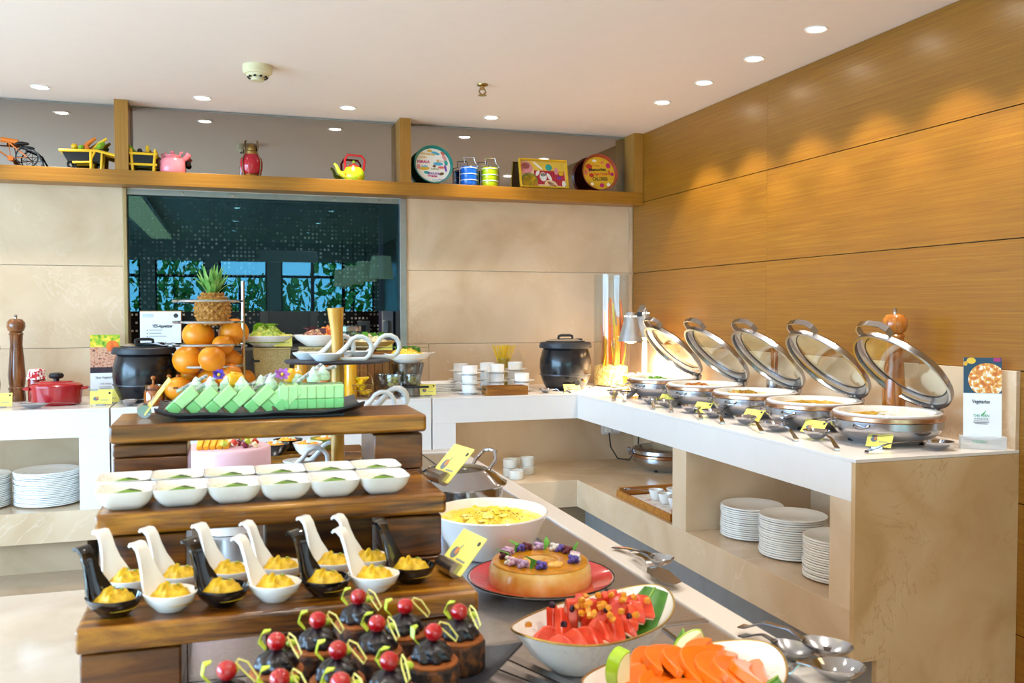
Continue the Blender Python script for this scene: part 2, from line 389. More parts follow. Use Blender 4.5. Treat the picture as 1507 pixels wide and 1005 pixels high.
def mosaic(name, c1, c2, c3, scale):
    t = NT(name); v = t.coords(); br = t.n('ShaderNodeTexVoronoi', feature='F1', distance='CHEBYCHEV', i_Scale=scale, i_Randomness=0.0); t.l(v, br.inputs['Vector'])
    wn = t.n('ShaderNodeTexWhiteNoise', noise_dimensions='3D'); t.l(br.outputs['Position'], wn.inputs['Vector'])
    c = t.ramp(wn.outputs['Value'], [(.0, c1), (.5, c1), (.55, c2), (.78, c2), (.8, c3), (1., c3)])
    lt = t.n('ShaderNodeMath', operation='LESS_THAN', i_1=.26); t.l(br.outputs['Distance'], lt.inputs[0])
    mx = t.n('ShaderNodeMix', data_type='RGBA'); mx.inputs['A'].default_value = (*lin('120d0b'), 1); t.l(lt.outputs[0], mx.inputs['Factor']); t.l(c, mx.inputs['B']); t.l(mx.outputs['Result'], t.b.inputs['Base Color']); t.set(Roughness=.25); return t.m
MOS = mosaic('dark_mosaic', '241a14', 'c9c2b0', '7f786c', 28)
MOSB = mosaic('brown_mosaic', '7a5236', '8e6548', '5f3f2a', 30)
KD = P('kitchen_dark', '2c2b30', .5)
kx0, kx1 = -1.6, 1.42
struct(G().bb(kx0, kx1, KIT_Y, KIT_Y + .1, 0, 2.75).build('wall_kitchen_back', MOS, sm=0))
struct(G().bb(kx1, kx1 + .1, YB + .16, KIT_Y + .1, 0, 2.75).build('wall_kitchen_right', MOSB, sm=0))
struct(G().bb(kx0 - .1, kx0, YB + .16, KIT_Y + .1, 0, 2.75).build('wall_kitchen_left', KD, sm=0))
struct(G().bb(kx0, kx1, YB + .16, KIT_Y, 2.55, 2.65).build('ceiling_kitchen', KD, sm=0))
d = struct(G().bb(.30, .82, KIT_Y - .05, KIT_Y - .001, 0, 1.98).build('door_1', P('grey_door', '4d5558', .4), sm=0, bevel=.004))
G().bb(.38, .74, KIT_Y - .062, KIT_Y - .05, 1.15, 1.88).build('door_panel', P('grey_door_panel', '434b4f', .4), d, sm=0, bevel=.006)
G().bb(.38, .74, KIT_Y - .062, KIT_Y - .05, .2, 1.05).build('door_panel', P('grey_door_panel_low', '434b4f', .4), d, sm=0, bevel=.006)
G().tube([(.79, KIT_Y - .05, 1.02), (.79, KIT_Y - .1, 1.02), (.70, KIT_Y - .1, 1.02)], .01).build('handle', STEEL, d)
PUR = P('violet_column', '4a4768', .6)
struct(G().bb(1.26, 1.42, 7.5, 7.75, 0, 2.55).build('kitchen_column', PUR, sm=0))
# steel kitchen drawers under the hatch
t = thing('drawer_cabinet', 'grey steel kitchen drawer cabinet seen through the hatch', 'cabinet', (.25, 7.3, 0))
KST = P('kitchen_steel', '77736f', .35, .8)
G().bb(-.75, .95, 0, .6, .05, 1.12).build('body', KST, t, sm=0, bevel=.004)
for i in range(3):
    for j in range(2):
        x0 = -.73 + i * .56; q = G().bb(x0, x0 + .53, -.02, 0, .2 + j * .47, .62 + j * .47).build('drawer', KST, t, sm=0, bevel=.004)
        G().tube([(x0 + .1, -.02, .55 + j * .47), (x0 + .1, -.05, .55 + j * .47), (x0 + .43, -.05, .55 + j * .47), (x0 + .43, -.02, .55 + j * .47)], .008).build('handle', STEEL, q)
# wall switch and phone by the kitchen column
t = thing('wall_phone', 'white wall phone on the violet kitchen column', 'phone', (AY(571, 480, 7.45).x, 7.47, 1.27))
G().bb(-.045, .045, -.02, .03, -.16, .16).build('backplate', WHITE, t, bevel=.004); G().bb(-.05, .0, -.06, -.02, -.05, .08).build('handset', P('phone_white', 'dcd8d0', .4), t, bevel=.012)
t = thing('switch_plate', 'steel switch plate on the dark mosaic kitchen wall', 'switch', (AY(535, 483, KIT_Y).x, KIT_Y - .02, AY(535, 483, KIT_Y).z))
G().bb(-.06, .06, 0, .02, -.07, .07).build('plate', FRM, t, bevel=.003); G().bb(-.02, .02, -.006, 0, -.03, .03).build('rocker', KD, t, bevel=.002)
# ---- display shelf along the back wall
MIR = P('tinted_mirror', 'a5a29e', .03, 1., var=.01)
sh = thing('display_shelf', 'long golden wood display shelf with tinted mirror back under the ceiling', 'shelf', (0, YB, 0))
SY0, SZ0, SZ1 = -.175, 2.192, 2.278
G().bb(XL + .06, XR - .002, SY0, .0, SZ0, SZ1).build('shelf_board', BEAMW, sh, sm=0, bevel=.002)
POSTX = [(-.625, -.548), (1.108, 1.182), (2.80, 2.873)]
for a, b in POSTX + [(-2.4, -2.325), (-4.1, -4.025)]:
    G().bb(a, b, SY0 + .002, .0, SZ1, ZC - .001).build('post', POSTW, sh, sm=0, bevel=.0015)
for a, b in ((XL + .06, -4.1), (-4.025, -2.4), (-2.325, -.625), (-.548, 1.108), (1.182, 2.80)):
    G().bb(a + .002, b - .002, -.012, -.002, SZ1, ZC - .012).build('mirror_panel', MIR, sh, sm=0)
# ---- downlights (lamp and its light together), smoke detector, sprinkler
LENS = emis('lamp_lens', 'fff6e6', 30.0); TRIM = P('lamp_trim', 'e8e6e2', .3)
def downlight(x, y, label, power=45, size=95, blend=.75, group='ceiling downlights', col=(1., .91, .80)):
    t = thing('ceiling_downlight', label, 'light', (x, y, ZC), group=group)
    G().lathe([(.036, -.001), (.048, -.006), (.052, -.001), (.052, .0), (.036, 0)], 28, close=True).build('trim_ring', TRIM, t)
    G().lathe([(.0, -.003), (.037, -.003), (.037, -.0005), (0, -.0005)], 24).build('lens', LENS, t)
    l = bpy.data.lights.new('lamp_light', 'SPOT'); l.energy = power; l.spot_size = R(size); l.spot_blend = blend; l.color = col; l.shadow_soft_size = .035
    o = bpy.data.objects.new('lamp_light', l); COL.objects.link(o); o.parent = t; o.location = (0, 0, -.02); return t
BACKX = [-3.6, -2.75, -1.87, -.988, -.117, .746, 1.681]
for i, x in enumerate(BACKX): downlight(x, 5.73, f'small round recessed downlight over the display shelf, {ORD[6 - i]} from the veneer wall', 32)
RY = [5.0, 4.5, 4.0, 3.5, 3.0, 2.5]
for i, y in enumerate(RY): downlight(2.555, y, f'small round recessed downlight beside the veneer wall, {ORD[i]} from the back corner', 46, 90, .4)
n = 0
for x in (-3.0, -1.9, .15, 1.3):
    for y in (2.3, .6, -1.1, -2.8):
        downlight(x, y, f'recessed ceiling downlight over the dining side, {ORD[n]} of its grid', 38, 120, .8, 'dining side downlights'); n += 1
for x in (-.2, .8): 
    q = downlight(x, 8.05, f'added unseen kitchen downlight over the mosaic, {"by" if x < 0 else "beyond"} the grey door', 45, 130, .8, 'added kitchen downlights'); q.location.z = 2.549  # unseen lamps, added to brighten the mosaic wall
t = thing('smoke_detector', 'cream round smoke detector on the white ceiling', 'smoke detector', AZ(379, 97, ZC))
CREAM = P('cream_plastic', 'd9cfa8', .45)
G().lathe([(.0, 0), (.075, 0), (.075, -.035), (.066, -.045), (.0, -.045)], 28).build('base', CREAM, t)
G().lathe([(.0, -.045), (.06, -.045), (.05, -.058), (.034, -.062), (.034, -.078), (.0, -.08)], 28).build('sensor', CREAM, t)
for k in range(10):
    a = k * .6283; G().box((.047 * math.cos(a), .047 * math.sin(a), -.06), (.012, .012, .008), (0, 0, a)).build('slot', RUBB, t)
t = thing('sprinkler', 'small brass fire sprinkler hanging from the white ceiling', 'sprinkler', AZ(710, 124, ZC))
BRASS = P('brass', 'a98a52', .3, 1.)
G().lathe([(.0, 0), (.032, 0), (.03, -.008), (.012, -.012), (.012, -.03), (0, -.03)], 20).build('body', BRASS, t)
G().tube([(.012, 0, -.025), (.02, 0, -.045), (0, 0, -.06)], .004).tube([(-.012, 0, -.025), (-.02, 0, -.045), (0, 0, -.06)], .004).build('yoke', BRASS, t)
G().lathe([(0, -.06), (.024, -.06), (.024, -.063), (0, -.063)], 12).build('deflector', BRASS, t)
# warm cove trough and drum pendants behind the viewpoint (seen in the hatch glass)
t = thing('cove_light', 'long warm light trough in the ceiling of the dining side', 'light', (-1.0, -1.0, ZC))
G().bb(-.2, .2, -3.0, 3.0, -.06, -.001).build('trough', CEIL, t, sm=0); G().bb(-.16, .16, -2.95, 2.95, -.064, -.06).build('diffuser', emis('cove_glow', 'ffe2a8', 3.0), t, sm=0)
for i, y in enumerate((.2, -1.2, -2.6, -4.0)):
    t = thing('pendant_lamp', f'cream drum pendant lamp by the veneer wall, {ORD[i]} behind the buffet', 'lamp', (2.0, y, 2.0), group='drum pendants')
    G().lathe([(.13, .16), (.165, -.14), (.163, -.14), (.128, .16)], 28, close=True).build('shade', emis('lamp_shade_glow', 'e8cfa0', 2.2), t); G().tube([(0, 0, .16), (0, 0, .7)], .004).build('cord', RUBB, t)
# ================================================================== counters
GAPD = P('joint_shadow', '3a3330', .9)
def counter_back(name, label, x0, x1, leg_l, leg_r, solid=False):
    t = thing(name, label, 'counter', ((x0 + x1) / 2, 5.32, 0)); c = (x0 + x1) / 2; a, b = x0 - c + .004, x1 - c - .004; D = YB - 5.32 - .001
    G().bb(a, b, 0, D, .885, .9).build('worktop', WHITE, t, sm=0, bevel=.0015)
    G().bb(a, b, .0, .02, .745, .885).build('apron', WHITE, t, sm=0, bevel=.001)
    if leg_l: G().bb(a, a + leg_l, .0, D, .35, .745).build('leg_panel', WHITE, t, sm=0, bevel=.001)
    if leg_r: G().bb(b - leg_r, b, .0, D, .35, .745).build('leg_panel', WHITE, t, sm=0, bevel=.001)
    if solid: G().bb(a, b, .0, .02, .1, .745).build('front_panel', WHITE, t, sm=0, bevel=.001)
    else:
        G().bb(a, b, .0, D, .182, .35).build('marble_shelf', MARB, t, sm=0, bevel=.0015)
        G().bb(a, b, D - .1, D - .08, .35, .885).build('back_panel', MARB, t, sm=0)
    G().bb(a + .0, b - (.13 if leg_r else 0), .085, D, 0, .182).build('plinth', marble('plinth_stone', 'b39a7c', 'a58b6b', 'c0a88c', 'd8c6ae', .3), t, sm=0)
    return t
counter_back('buffet_counter', 'white buffet counter with open marble niche under the red casserole', -4.4, -.605, 0, .152)
counter_back('buffet_counter', 'closed white middle buffet counter below the kitchen hatch', -.605, 1.185, 0, 0, True)
# corner unit: L-shaped worktop, marble below
t = thing('corner_counter', 'L-shaped white and marble corner counter carrying the chafing dishes', 'counter', (0, 0, 0))
XF = 2.13
g = G().prism([(1.189, 5.32), (XF, 5.32), (XF, Y0), (XR - .001, Y0), (XR - .001, YB - .001), (1.189, YB - .001)], .887, .9); g.build('worktop', WHITE, t, sm=0, bevel=.0015)
G().bb(1.189, XF, 5.32, 5.34, .745, .887).build('apron', WHITE, t, sm=0, bevel=.001)
G().bb(XF, XF + .02, Y0 + .022, 5.34, .745, .887).build('apron', WHITE, t, sm=0, bevel=.001)
G().bb(1.189, 1.333, 5.32, YB - .002, .35, .745).build('leg_panel', WHITE, t, sm=0, bevel=.001)
G().prism([(1.189, 5.32), (XF, 5.32), (XF, Y0 + .022), (XR - .002, Y0 + .022), (XR - .002, YB - .002), (1.189, YB - .002)], .178, .35).build('marble_shelf', MARB, t, sm=0, bevel=.002)
G().bb(1.189, XR - .03, YB - .09, YB - .07, .35, .885).build('back_panel', MARB, t, sm=0)
G().bb(XR - .03, XR - .01, Y0 + .1, YB - .09, .35, .885).build('back_panel', MARB, t, sm=0)
G().bb(XF + .001, XR - .03, 3.90, 4.04, .35, .886).build('divider', MARB, t, sm=0, bevel=.001)
G().bb(XF + .001, XR - .03, Y0 + .022, 2.806, .35, .886).build('divider', MARB, t, sm=0, bevel=.001)
g = G().prism([(XF, .165), (2.29, .165), (2.29, 0), (XR - .001, 0), (XR - .001, .886), (XF, .886)], 0, .022, m=Matrix(((1, 0, 0), (0, 0, -1), (0, 1, 0))), c=(0, Y0 + .022, 0)); g.build('end_panel', MARB2, t, sm=0, bevel=.001)
PLIN = P('grey_plinth', '8f8a86', .4, .2)
G().bb(2.23, 2.25, Y0 + .03, 5.45, 0, .178).build('plinth', PLIN, t, sm=0); G().bb(1.189, 2.25, 5.43, 5.45, 0, .178).build('plinth', marble('plinth_brown', '94785a', '856a4c', 'a58a6c', 'b8a080', .35), t, sm=0)
G().bb(XR - .02, XR - .0005, Y0 + .002, YB - .002, .9, 1.2).build('backsplash', MARB, t, sm=0, bevel=.001)
G().bb(2.235, 2.292, Y0 + .004, Y0 + .03, 0, .165).build('plinth', MARB2, t, sm=0)
LEDM = emis('led_glow', 'fff0d0', 2.0)
def led(loc, rz, L, label, power):
    t = thing('led_strip', label, 'light', loc, rz, 'under-counter light strips'); G().bb(-L / 2, L / 2, -.012, .012, -.006, 0).build('channel', BRUSH, t, sm=0); G().bb(-L / 2 + .01, L / 2 - .01, -.008, .008, -.008, -.006).build('diffuser', LEDM, t, sm=0)
    l = bpy.data.lights.new('led_light', 'AREA'); l.shape = 'RECTANGLE'; l.size = L; l.size_y = .02; l.energy = power; l.color = (1., .92, .74); o = bpy.data.objects.new('led_light', l); COL.objects.link(o); o.parent = t; o.location = (0, 0, -.012)
led((1.74, 5.62, .886), 0, .75, 'slim light strip under the worktop above the ramekins', 1.6); led((2.48, 4.75, .886), R(90), 1.2, 'slim light strip under the worktop above the wooden tray', 1.2); led((2.48, 3.35, .886), R(90), .95, 'slim light strip under the worktop above the stacked plates', .7); led((-1.3, 5.62, .884), 0, 1.1, 'slim light strip under the white counter niche', .5)
# ---- island with inset steel tray
IX0, IX1, IY0, IY1, IZ = -.21, .872, .35, 3.45, .88
t = thing('buffet_island', 'white buffet island with an inset stainless steel display top', 'counter', ((IX0 + IX1) / 2, (IY0 + IY1) / 2, 0)); hx, hy = (IX1 - IX0) / 2, (IY1 - IY0) / 2
G().bb(-hx + .03, hx - .03, -hy + .03, hy - .03, .08, IZ - .045).build('body', WHITE, t, sm=0, bevel=.002)
G().bb(-hx + .08, hx - .08, -hy + .08, hy - .08, 0, .08).build('plinth', PLIN, t, sm=0)
B_ = .062
for a in ((-hx, hx, -hy, -hy + B_), (-hx, hx, hy - B_, hy), (-hx, -hx + B_, -hy + B_, hy - B_), (hx - B_, hx, -hy + B_, hy - B_)): G().bb(*a, IZ - .04, IZ + .004).build('edge_band', WHITE, t, sm=0, bevel=.002)
ISTEEL = blobs('hammered_steel', [(.3, 'b4b3b6'), (.55, 'c6c5c8'), (.8, 'd6d5d8')], 220, .24, bump=.15, bdist=.0006); ISTEEL.node_tree.nodes['Principled BSDF'].inputs['Metallic'].default_value = 1
for k in range(3):
    L = (2 * hy - 2 * B_) / 3; y = -hy + B_ + k * L
    G().bb(-hx + B_, hx - B_, y + .002, y + L - .002, IZ - .03, IZ).build('steel_top', ISTEEL, t, sm=0, bevel=.001)
    if k: G().bb(-hx + B_, hx - B_, y - .008, y + .008, IZ, IZ + .0015).build('joint_bar', BRUSH, t, sm=0, bevel=.001)
    G().bb(hx - B_ - .10, hx - B_ - .094, y + .02, y + L - .02, IZ, IZ + .003).build('tray_lip', STEEL, t, sm=0)
# ================================================================== ornaments on the display shelf (top at SZ1)
SH = SZ1
def shx(px, y=6.0): return AY(px, 250, y).x
# --- toy bicycle, cut by the frame
t = thing('toy_bicycle', 'black and orange metal toy bicycle on the shelf', 'ornament', (shx(8), 6.0, SH)); TB = P('toy_black', '101418', .35); TO = P('toy_orange', 'd8741e', .4); TY = P('toy_yellow', 'e8b81e', .4); TG = P('toy_green', '7fae22', .4)
def wheel(cx, r):
    q = G().lathe([(r - .006, -.005), (r, -.005), (r, .005), (r - .006, .005)], 28, (cx, 0, r), close=True, m=Euler((R(90), 0, 0)).to_matrix()).build('wheel', TB, t)
    for k in range(8):
        a = k * math.pi / 4; G().tube([(cx, 0, r), (cx + math.cos(a) * (r - .004), 0, r + math.sin(a) * (r - .004))], .0015, 5).build('spoke', TB, q)
wheel(-.13, .062); wheel(.115, .062)
G().tube([(-.13, 0, .062), (-.10, 0, .15), (.02, 0, .145), (.03, 0, .05), (-.09, 0, .13)], .005).tube([(.02, 0, .145), (.115, 0, .062), (.03, 0, .05)], .005).build('frame', TO, t)
G().tube([(-.105, -.05, .18), (-.11, -.03, .165), (-.105, 0, .165), (-.11, .03, .165), (-.105, .05, .18)], .005).build('handlebar', TB, t)
G().tube([(-.02, 0, .163), (.07, 0, .148)], [.012, .014]).build('crossbar_pad', TO, t); G().ball((.09, 0, .14), (.04, .022, .012)).build('saddle', TB, t)
G().tube([(.08, 0, .125), (.17, .0, .09), (.2, 0, .03), (.205, 0, .004)], .006).build('rear_rack', TB, t); G().cyl((.03, -.02, .05), .016, .04, 14, 'y').build('pedal_hub', TO, t)
# --- toy carts of vegetables
def toy_cart(px, label, flip=1, kind=0):
    t = thing('toy_cart', label, 'ornament', (shx(px), 5.99, SH)); s = flip
    tray = [(-.15 * s, .095), (.06 * s, .105), (.045 * s, .04), (-.115 * s, .035)]
    M2 = Matrix(((1, 0, 0), (0, 0, -1), (0, 1, 0)))
    if kind == 0:
        G().prism(tray, -.045, .045, m=M2).build('tray', TB, t, sm=0, bevel=.003)
        for y in (-.05, .05):
            G().tube([(-.155 * s, y, .088), (.03 * s, y, .094), (.13 * s, y, .072)], .0075, 8).build('rail', TY, t)
            G().tube([(.0, y, .09), (0, y, 0)], .0075).build('leg', TY, t); G().tube([(.02 * s, y, .088), (-.005 * s, y, .035), (-.09 * s, y, .03)], .006).build('brace', TY, t)
            G().tube([(.055 * s, y, .088), (.05 * s, y, 0)], .006).build('leg', TY, t)
        G().lathe([(.012, -.008), (.024, -.008), (.024, .008), (.012, .008)], 18, (-.1 * s, 0, .0245), close=True, m=Euler((R(90), 0, 0)).to_matrix()).build('wheel', TB, t)
        veg = [((-.05, 0, .1), (.02, 0, .165), .012, TO), ((-.0, .01, .1), (.075, 0, .165), .011, TY), ((.03, -.01, .1), (.06, 0, .14), .017, TG)]; balls = [(-.085, 0, .115, .017, TY), (-.05, -.02, .11, .014, TG), (-.02, -.02, .108, .014, TO)]
    else:
        G().bb(-.06, .06, -.045, .045, .03, .1).build('box', TB, t, sm=0, bevel=.003)
        for x in (-.062, .062):
            for y in (-.05, .05): G().tube([(x, y, .115), (x * .85, y, 0)], .0075).build('leg', TY, t)
        for z in (.09, .035): G().tube([(-.07, -.052, z), (.07, -.052, z)], .0065).build('rail', TY, t); G().tube([(-.07, .052, z), (.07, .052, z)], .0065).build('rail', TY, t)
        veg = [((-.04, 0, .1), (-.1, 0, .155), .008, TG), ((-.1, 0, .155), (-.135, 0, .18), .007, TG), ((.02, 0, .09), (.02, 0, .14), .012, TY)]; balls = [(.085, 0, .05, .03, P('toy_brown', '4a2a1c', .5)), (-.02, 0, .11, .014, TB)]
    t.scale = (1.12, 1.0, 1.18)
    for a, b, r, m in veg: G().tube([(a[0] * s, a[1], a[2]), ((a[0] + b[0]) / 2 * s, a[1], (a[2] + b[2]) / 2 + .004), (b[0] * s, b[1], b[2])], [r, r, r * .6], 10).build('toy_vegetable', m, t)
    for x, y, z, r, m in balls: G().ball((x * s, y, z), r).build('toy_vegetable', m, t)
toy_cart(136, 'black and yellow toy wheelbarrow heaped with toy vegetables', 1, 0)
toy_cart(212, 'yellow framed toy cart with a green chilli beside the wooden post', 1, 1)
# --- pink kettle
PK = P('pink_enamel', 'e8838c', .25, coat=.3)
t = thing('pink_kettle', 'pink enamel milk kettle with spout on the shelf', 'kettle', (shx(254), 5.99, SH))
G().lathe([(0, 0), (.07, 0), (.075, .01), (.075, .07), (.066, .088), (.046, .098), (.046, .105), (.0, .105)], 32).build('body', PK, t)
G().lathe([(0, .105), (.05, .105), (.05, .111), (.02, .12), (.01, .122), (.014, .132), (.008, .14), (0, .14)], 24).build('lid', PK, t)
G().tube([(.05, 0, .075), (.08, 0, .1), (.098, 0, .125)], [.018, .016, .02]).build('spout', PK, t)
G().tube([(-.05, 0, .085), (-.062, 0, .115), (-.04, 0, .125), (-.03, 0, .105)], .007).tube([(.04, -.02, .1), (.05, -.02, .128), (.064, -.02, .13)], .007).build('handle', PK, t)
G().ball((.09, .03, .07), .018).build('side_knob', RUBB, t)
# --- red lantern
RG = P('ruby_glass', 'a80d24', .08, coat=.6)
t = thing('lantern', 'ruby red glass lantern with brass cap and wire frame', 'lantern', (shx(370), 5.99, SH)); t.scale = (1.08, 1.0, 1.1)
G().lathe([(0, 0), (.055, 0), (.058, .008), (.05, .016), (0, .016)], 28).build('base', BRASS, t)
G().lathe([(0, .012), (.052, .016), (.063, .04), (.066, .08), (.06, .105), (.04, .125), (.036, .13), (0, .13)], 32).build('glass_body', RG, t)
G().lathe([(0, .13), (.034, .13), (.034, .145), (.026, .15), (.026, .165), (.03, .168), (.012, .19), (0, .195)], 24).build('cap', BRASS, t)
WIRE = P('lantern_wire', '6a5238', .35, .8)
for k in range(4):
    a = math.pi / 4 + k * math.pi / 2; c, s_ = math.cos(a), math.sin(a)
    G().tube([(.062 * c, .062 * s_, 0), (.072 * c, .072 * s_, .05), (.072 * c, .072 * s_, .09), (.05 * c, .05 * s_, .135), (.05 * c, .05 * s_, .175), (.042 * c, .042 * s_, .205), (.052 * c, .052 * s_, .2), (.056 * c, .056 * s_, .165)], .0035, 6).build('wire', WIRE, t)
# --- painted teapot
t = thing('teapot', 'lime green hand-painted teapot with a red arched handle', 'teapot', (shx(520), 5.98, SH)); t.scale = (1.15, 1.1, 1.15)
LIMEP = blobs('painted_lime', [(.35, 'c9d820'), (.5, 'a8c41c'), (.6, 'e8d418'), (.7, 'c23a1c')], 26, .25, bump=0, coat=.4)
G().lathe([(0, 0), (.05, 0), (.062, .02), (.06, .05), (.045, .075), (.03, .08), (0, .08)], 32).build('body', LIMEP, t)
G().lathe([(0, .08), (.034, .08), (.03, .088), (.01, .094), (.01, .1), (.0, .104)], 20).build('lid', P('red_enamel', 'b8241c', .3), t); G().ball((0, 0, .108), .01).build('knob', TG, t)
G().tube([(-.05, 0, .03), (-.085, 0, .05), (-.1, 0, .085), (-.112, 0, .095)], [.018, .013, .01, .008]).build('spout', LIMEP, t)
RH = P('red_handle', 'c41f24', .3, coat=.3)
G().tube([(-.048, 0, .06), (-.05, 0, .12), (-.035, 0, .148), (.045, 0, .145), (.062, 0, .12), (.055, 0, .06)], .007, 10).build('handle', RH, t)
# --- round trays
def rtray(px, r, rim, face, label, tilt=12, yaw=0):
    t = thing('round_tray', label, 'tray', (shx(px, 6.0), 6.0 - .035, SH), R(yaw)); e = bpy.data.objects.new('x', None)
    m = (Matrix.Rotation(R(-tilt), 3, 'X') @ Matrix.Rotation(R(90), 3, 'X'))
    off = m @ Vector((0, r, 0)); off = Vector((0, off.y, off.z + .002))
    G().lathe([(0, -.004), (r - .012, -.004), (r, .022), (r - .004, .022), (r - .014, .001), (0, .001)], 56, off, m=m).build('rim', rim, t)
    f = G().lathe([(0, .001), (r - .016, .001), (r - .016, .002), (0, .002)], 48, m=m).build('print', face, t, loc=off); bpy.data.objects.remove(e)
    return t, f, m
TEAL = P('teal_rim', '0f7a70', .3, coat=.3)
PR1 = P('print_white', 'ece4da', .5, var=.02)
t, f, m = rtray(637, .134, TEAL, PR1, 'round tray with teal rim and white food-word print')
PM = {k: P('ink_' + k, c, .5, var=.02) for k, c in dict(mustard='d8a81c', magenta='b81a62', blue='4aa8c8', purple='7a3aa0', teal='2a9a90', coral='d86a5a', brown='6a4a2a', olive='8a8a3a', pink='d88a90').items()}
rot = m.to_euler()
def tt(f, body, size, x, y, mk, w=None, r=0, bold=.0): text('lettering', body, size, f, PM[mk] if isinstance(mk, str) else mk, m @ Vector((x, y, .0026)), (m @ Matrix.Rotation(R(r), 3, 'Z')).to_euler(), width=w, bold=bold)
tt(f, 'UNDAMPORI', .02, -.035, .076, 'mustard', .1, -4, .0006); tt(f, 'AL CHARU', .018, -.078, .052, 'mustard', .07, 0, .0006); tt(f, 'KERALA', .026, -.066, .02, 'magenta', .085, 0, .001)
tt(f, 'tEA', .022, .035, .032, 'mustard', .02, 80, .001); tt(f, 'Idli', .018, -.06, -.012, 'blue', .04, 0, .0008); tt(f, 'PUZHA', .014, .05, .03, 'pink', .05); tt(f, 'PAPAD', .018, .012, -.028, 'olive', .055, 0, .0006)
tt(f, 'POKKADE', .02, .0, -.06, 'purple', .08, 0, .0008); tt(f, 'BUN', .018, .004, -.08, 'magenta', .04, 0, .0012); tt(f, 'Shop', .016, .05, -.1, 'purple', .035); tt(f, 'Chai', .015, .01, -.105, 'teal', .04)
def dots(f, m, lst, z=.0022):
    for x, y, rx, ry, a, mm in lst:
        G().lathe([(0, 0), (1, 0), (1, .0005), (0, .0005)], 18, sx=rx, sy=ry).build('print_patch', PM[mm] if isinstance(mm, str) else mm, f, loc=m @ Vector((x, y, z)), rot=(m @ Matrix.Rotation(R(a), 3, 'Z')).to_euler())
dots(f, m, [(.035, .01, .035, .012, 0, 'blue'), (-.06, -.026, .035, .012, 5, 'mustard'), (.085, -.02, .008, .026, 10, 'purple'), (.02, .085, .03, .01, -15, 'blue'), (-.02, .1, .018, .008, 0, 'mustard'), (.055, -.06, .018, .01, 20, 'brown'), (.08, .055, .012, .022, 30, 'pink'), (.055, -.015, .022, .009, 0, 'coral'), (.008, -.008, .012, .009, 0, 'brown'), (.07, .085, .016, .01, -35, 'coral'), (-.045, -.055, .022, .01, -10, 'teal'), (-.03, -.075, .012, .008, 0, 'pink'), (.09, .02, .012, .02, 10, 'teal'), (-.1, -.015, .012, .018, 0, 'pink')])
RIMB = P('rust_rim', '9a3a20', .35, coat=.3); YEL = blobs('yellow_print', [(.35, 'd8a015'), (.62, 'e0b01c'), (.68, '5a7a24'), (.72, 'e0b01c')], 55, .5, bump=0)
t, f, m = rtray(881, .137, RIMB, YEL, 'round tray with rust red rim and calories slogan on yellow', 12, 0)
BLK = P('slogan_black', '241c14', .6); RED = P('slogan_red', 'c0301c', .6)
tt(f, "IT'S THE", .018, -.02, .05, RED, .06); tt(f, 'Memories', .032, -.012, .024, BLK, .13, 4, .001); tt(f, 'That Count', .026, .012, -.008, RED, .11, 4, .0008); tt(f, 'CALORIES', .036, .004, -.046, BLK, .115, 2, .0008)
dots(f, m, [(-.075, .045, .024, .02, 0, RED), (-.07, .02, .016, .016, 0, 'coral'), (.075, .058, .018, .02, 0, 'magenta'), (-.06, -.02, .018, .016, 0, RED), (.015, -.092, .018, .016, 0, 'magenta'), (-.06, -.085, .012, .012, 0, PR1), (.066, -.085, .013, .013, 0, PR1), (-.03, .09, .016, .01, 0, PR1), (.03, .08, .012, .01, 0, 'coral'), (.1, -.005, .014, .014, 0, 'magenta'), (-.1, .0, .012, .02, 0, 'coral'), (.078, .005, .006, .02, 0, RED)])
# --- tiffin carriers
def tiffin(px, col, label):
    t = thing('tiffin_carrier', label, 'tiffin carrier', (shx(px, 5.985), 5.985, SH)); m = P('tiffin_enamel', col, .22, coat=.4)
    for k in range(3):
        z = k * .041; q = G().lathe([(0, z + .001), (.05, z + .001), (.054, z + .006), (.056, z + .036), (0, z + .036)], 32).build('tin', m, t)
        G().lathe([(.056, z + .036), (.06, z + .037), (.06, z + .041), (.05, z + .041), (.05, z + .036)], 32, close=True).build('rim_band', P('tiffin_trim', 'dfe6e8', .25, .3), q)
    G().lathe([(0, .123), (.058, .123), (.054, .131), (.02, .135), (0, .135)], 32).build('lid', m, t)
    for s in (-1, 1): G().tube([(s * .064, 0, .0), (s * .064, 0, .14), (s * .058, 0, .15)], .0035, 6).build('side_bar', STEEL, t)
    G().tube([(-.062, 0, .145), (-.03, 0, .155), (-.035, 0, .195), (.035, 0, .2), (.045, 0, .165), (.062, 0, .145)], .003, 6).build('handle', STEEL, t)
tiffin(690, '0f62c8', 'blue three-tier tiffin carrier beside the teal rimmed tray'); tiffin(721, 'a8c410', 'lime green three-tier tiffin carrier beside the picture tray')
# --- rectangular picture tray, leaning
t = thing('picture_tray', 'yellow framed rectangular tray with printed breakfast picture', 'tray', (shx(799, 6.0), 5.975, SH)); m = Matrix.Rotation(R(-14), 3, 'X') @ Matrix.Rotation(R(90), 3, 'X')
TF = P('tray_yellow', 'd8a818', .4); W2, H2 = .178, .212
off = Vector((0, 0, .003)); place = lambda x, y, z: off + m @ Vector((x, y, z))
fr = G()
for x0, x1, y0, y1 in ((-W2, W2, 0, .01), (-W2, W2, H2 - .01, H2), (-W2, -W2 + .01, .01, H2 - .01), (W2 - .01, W2, .01, H2 - .01)):
    G().bb(x0, x1, y0, y1, 0, .03).build('frame_side', TF, t, sm=0, bevel=.002, loc=off, rot=m.to_euler())
PB = P('print_cream', 'e8c89a', .5, var=.04)
f = G().bb(-W2 + .01, W2 - .01, .01, H2 - .01, 0, .004).build('print', PB, t, sm=0, loc=off, rot=m.to_euler())
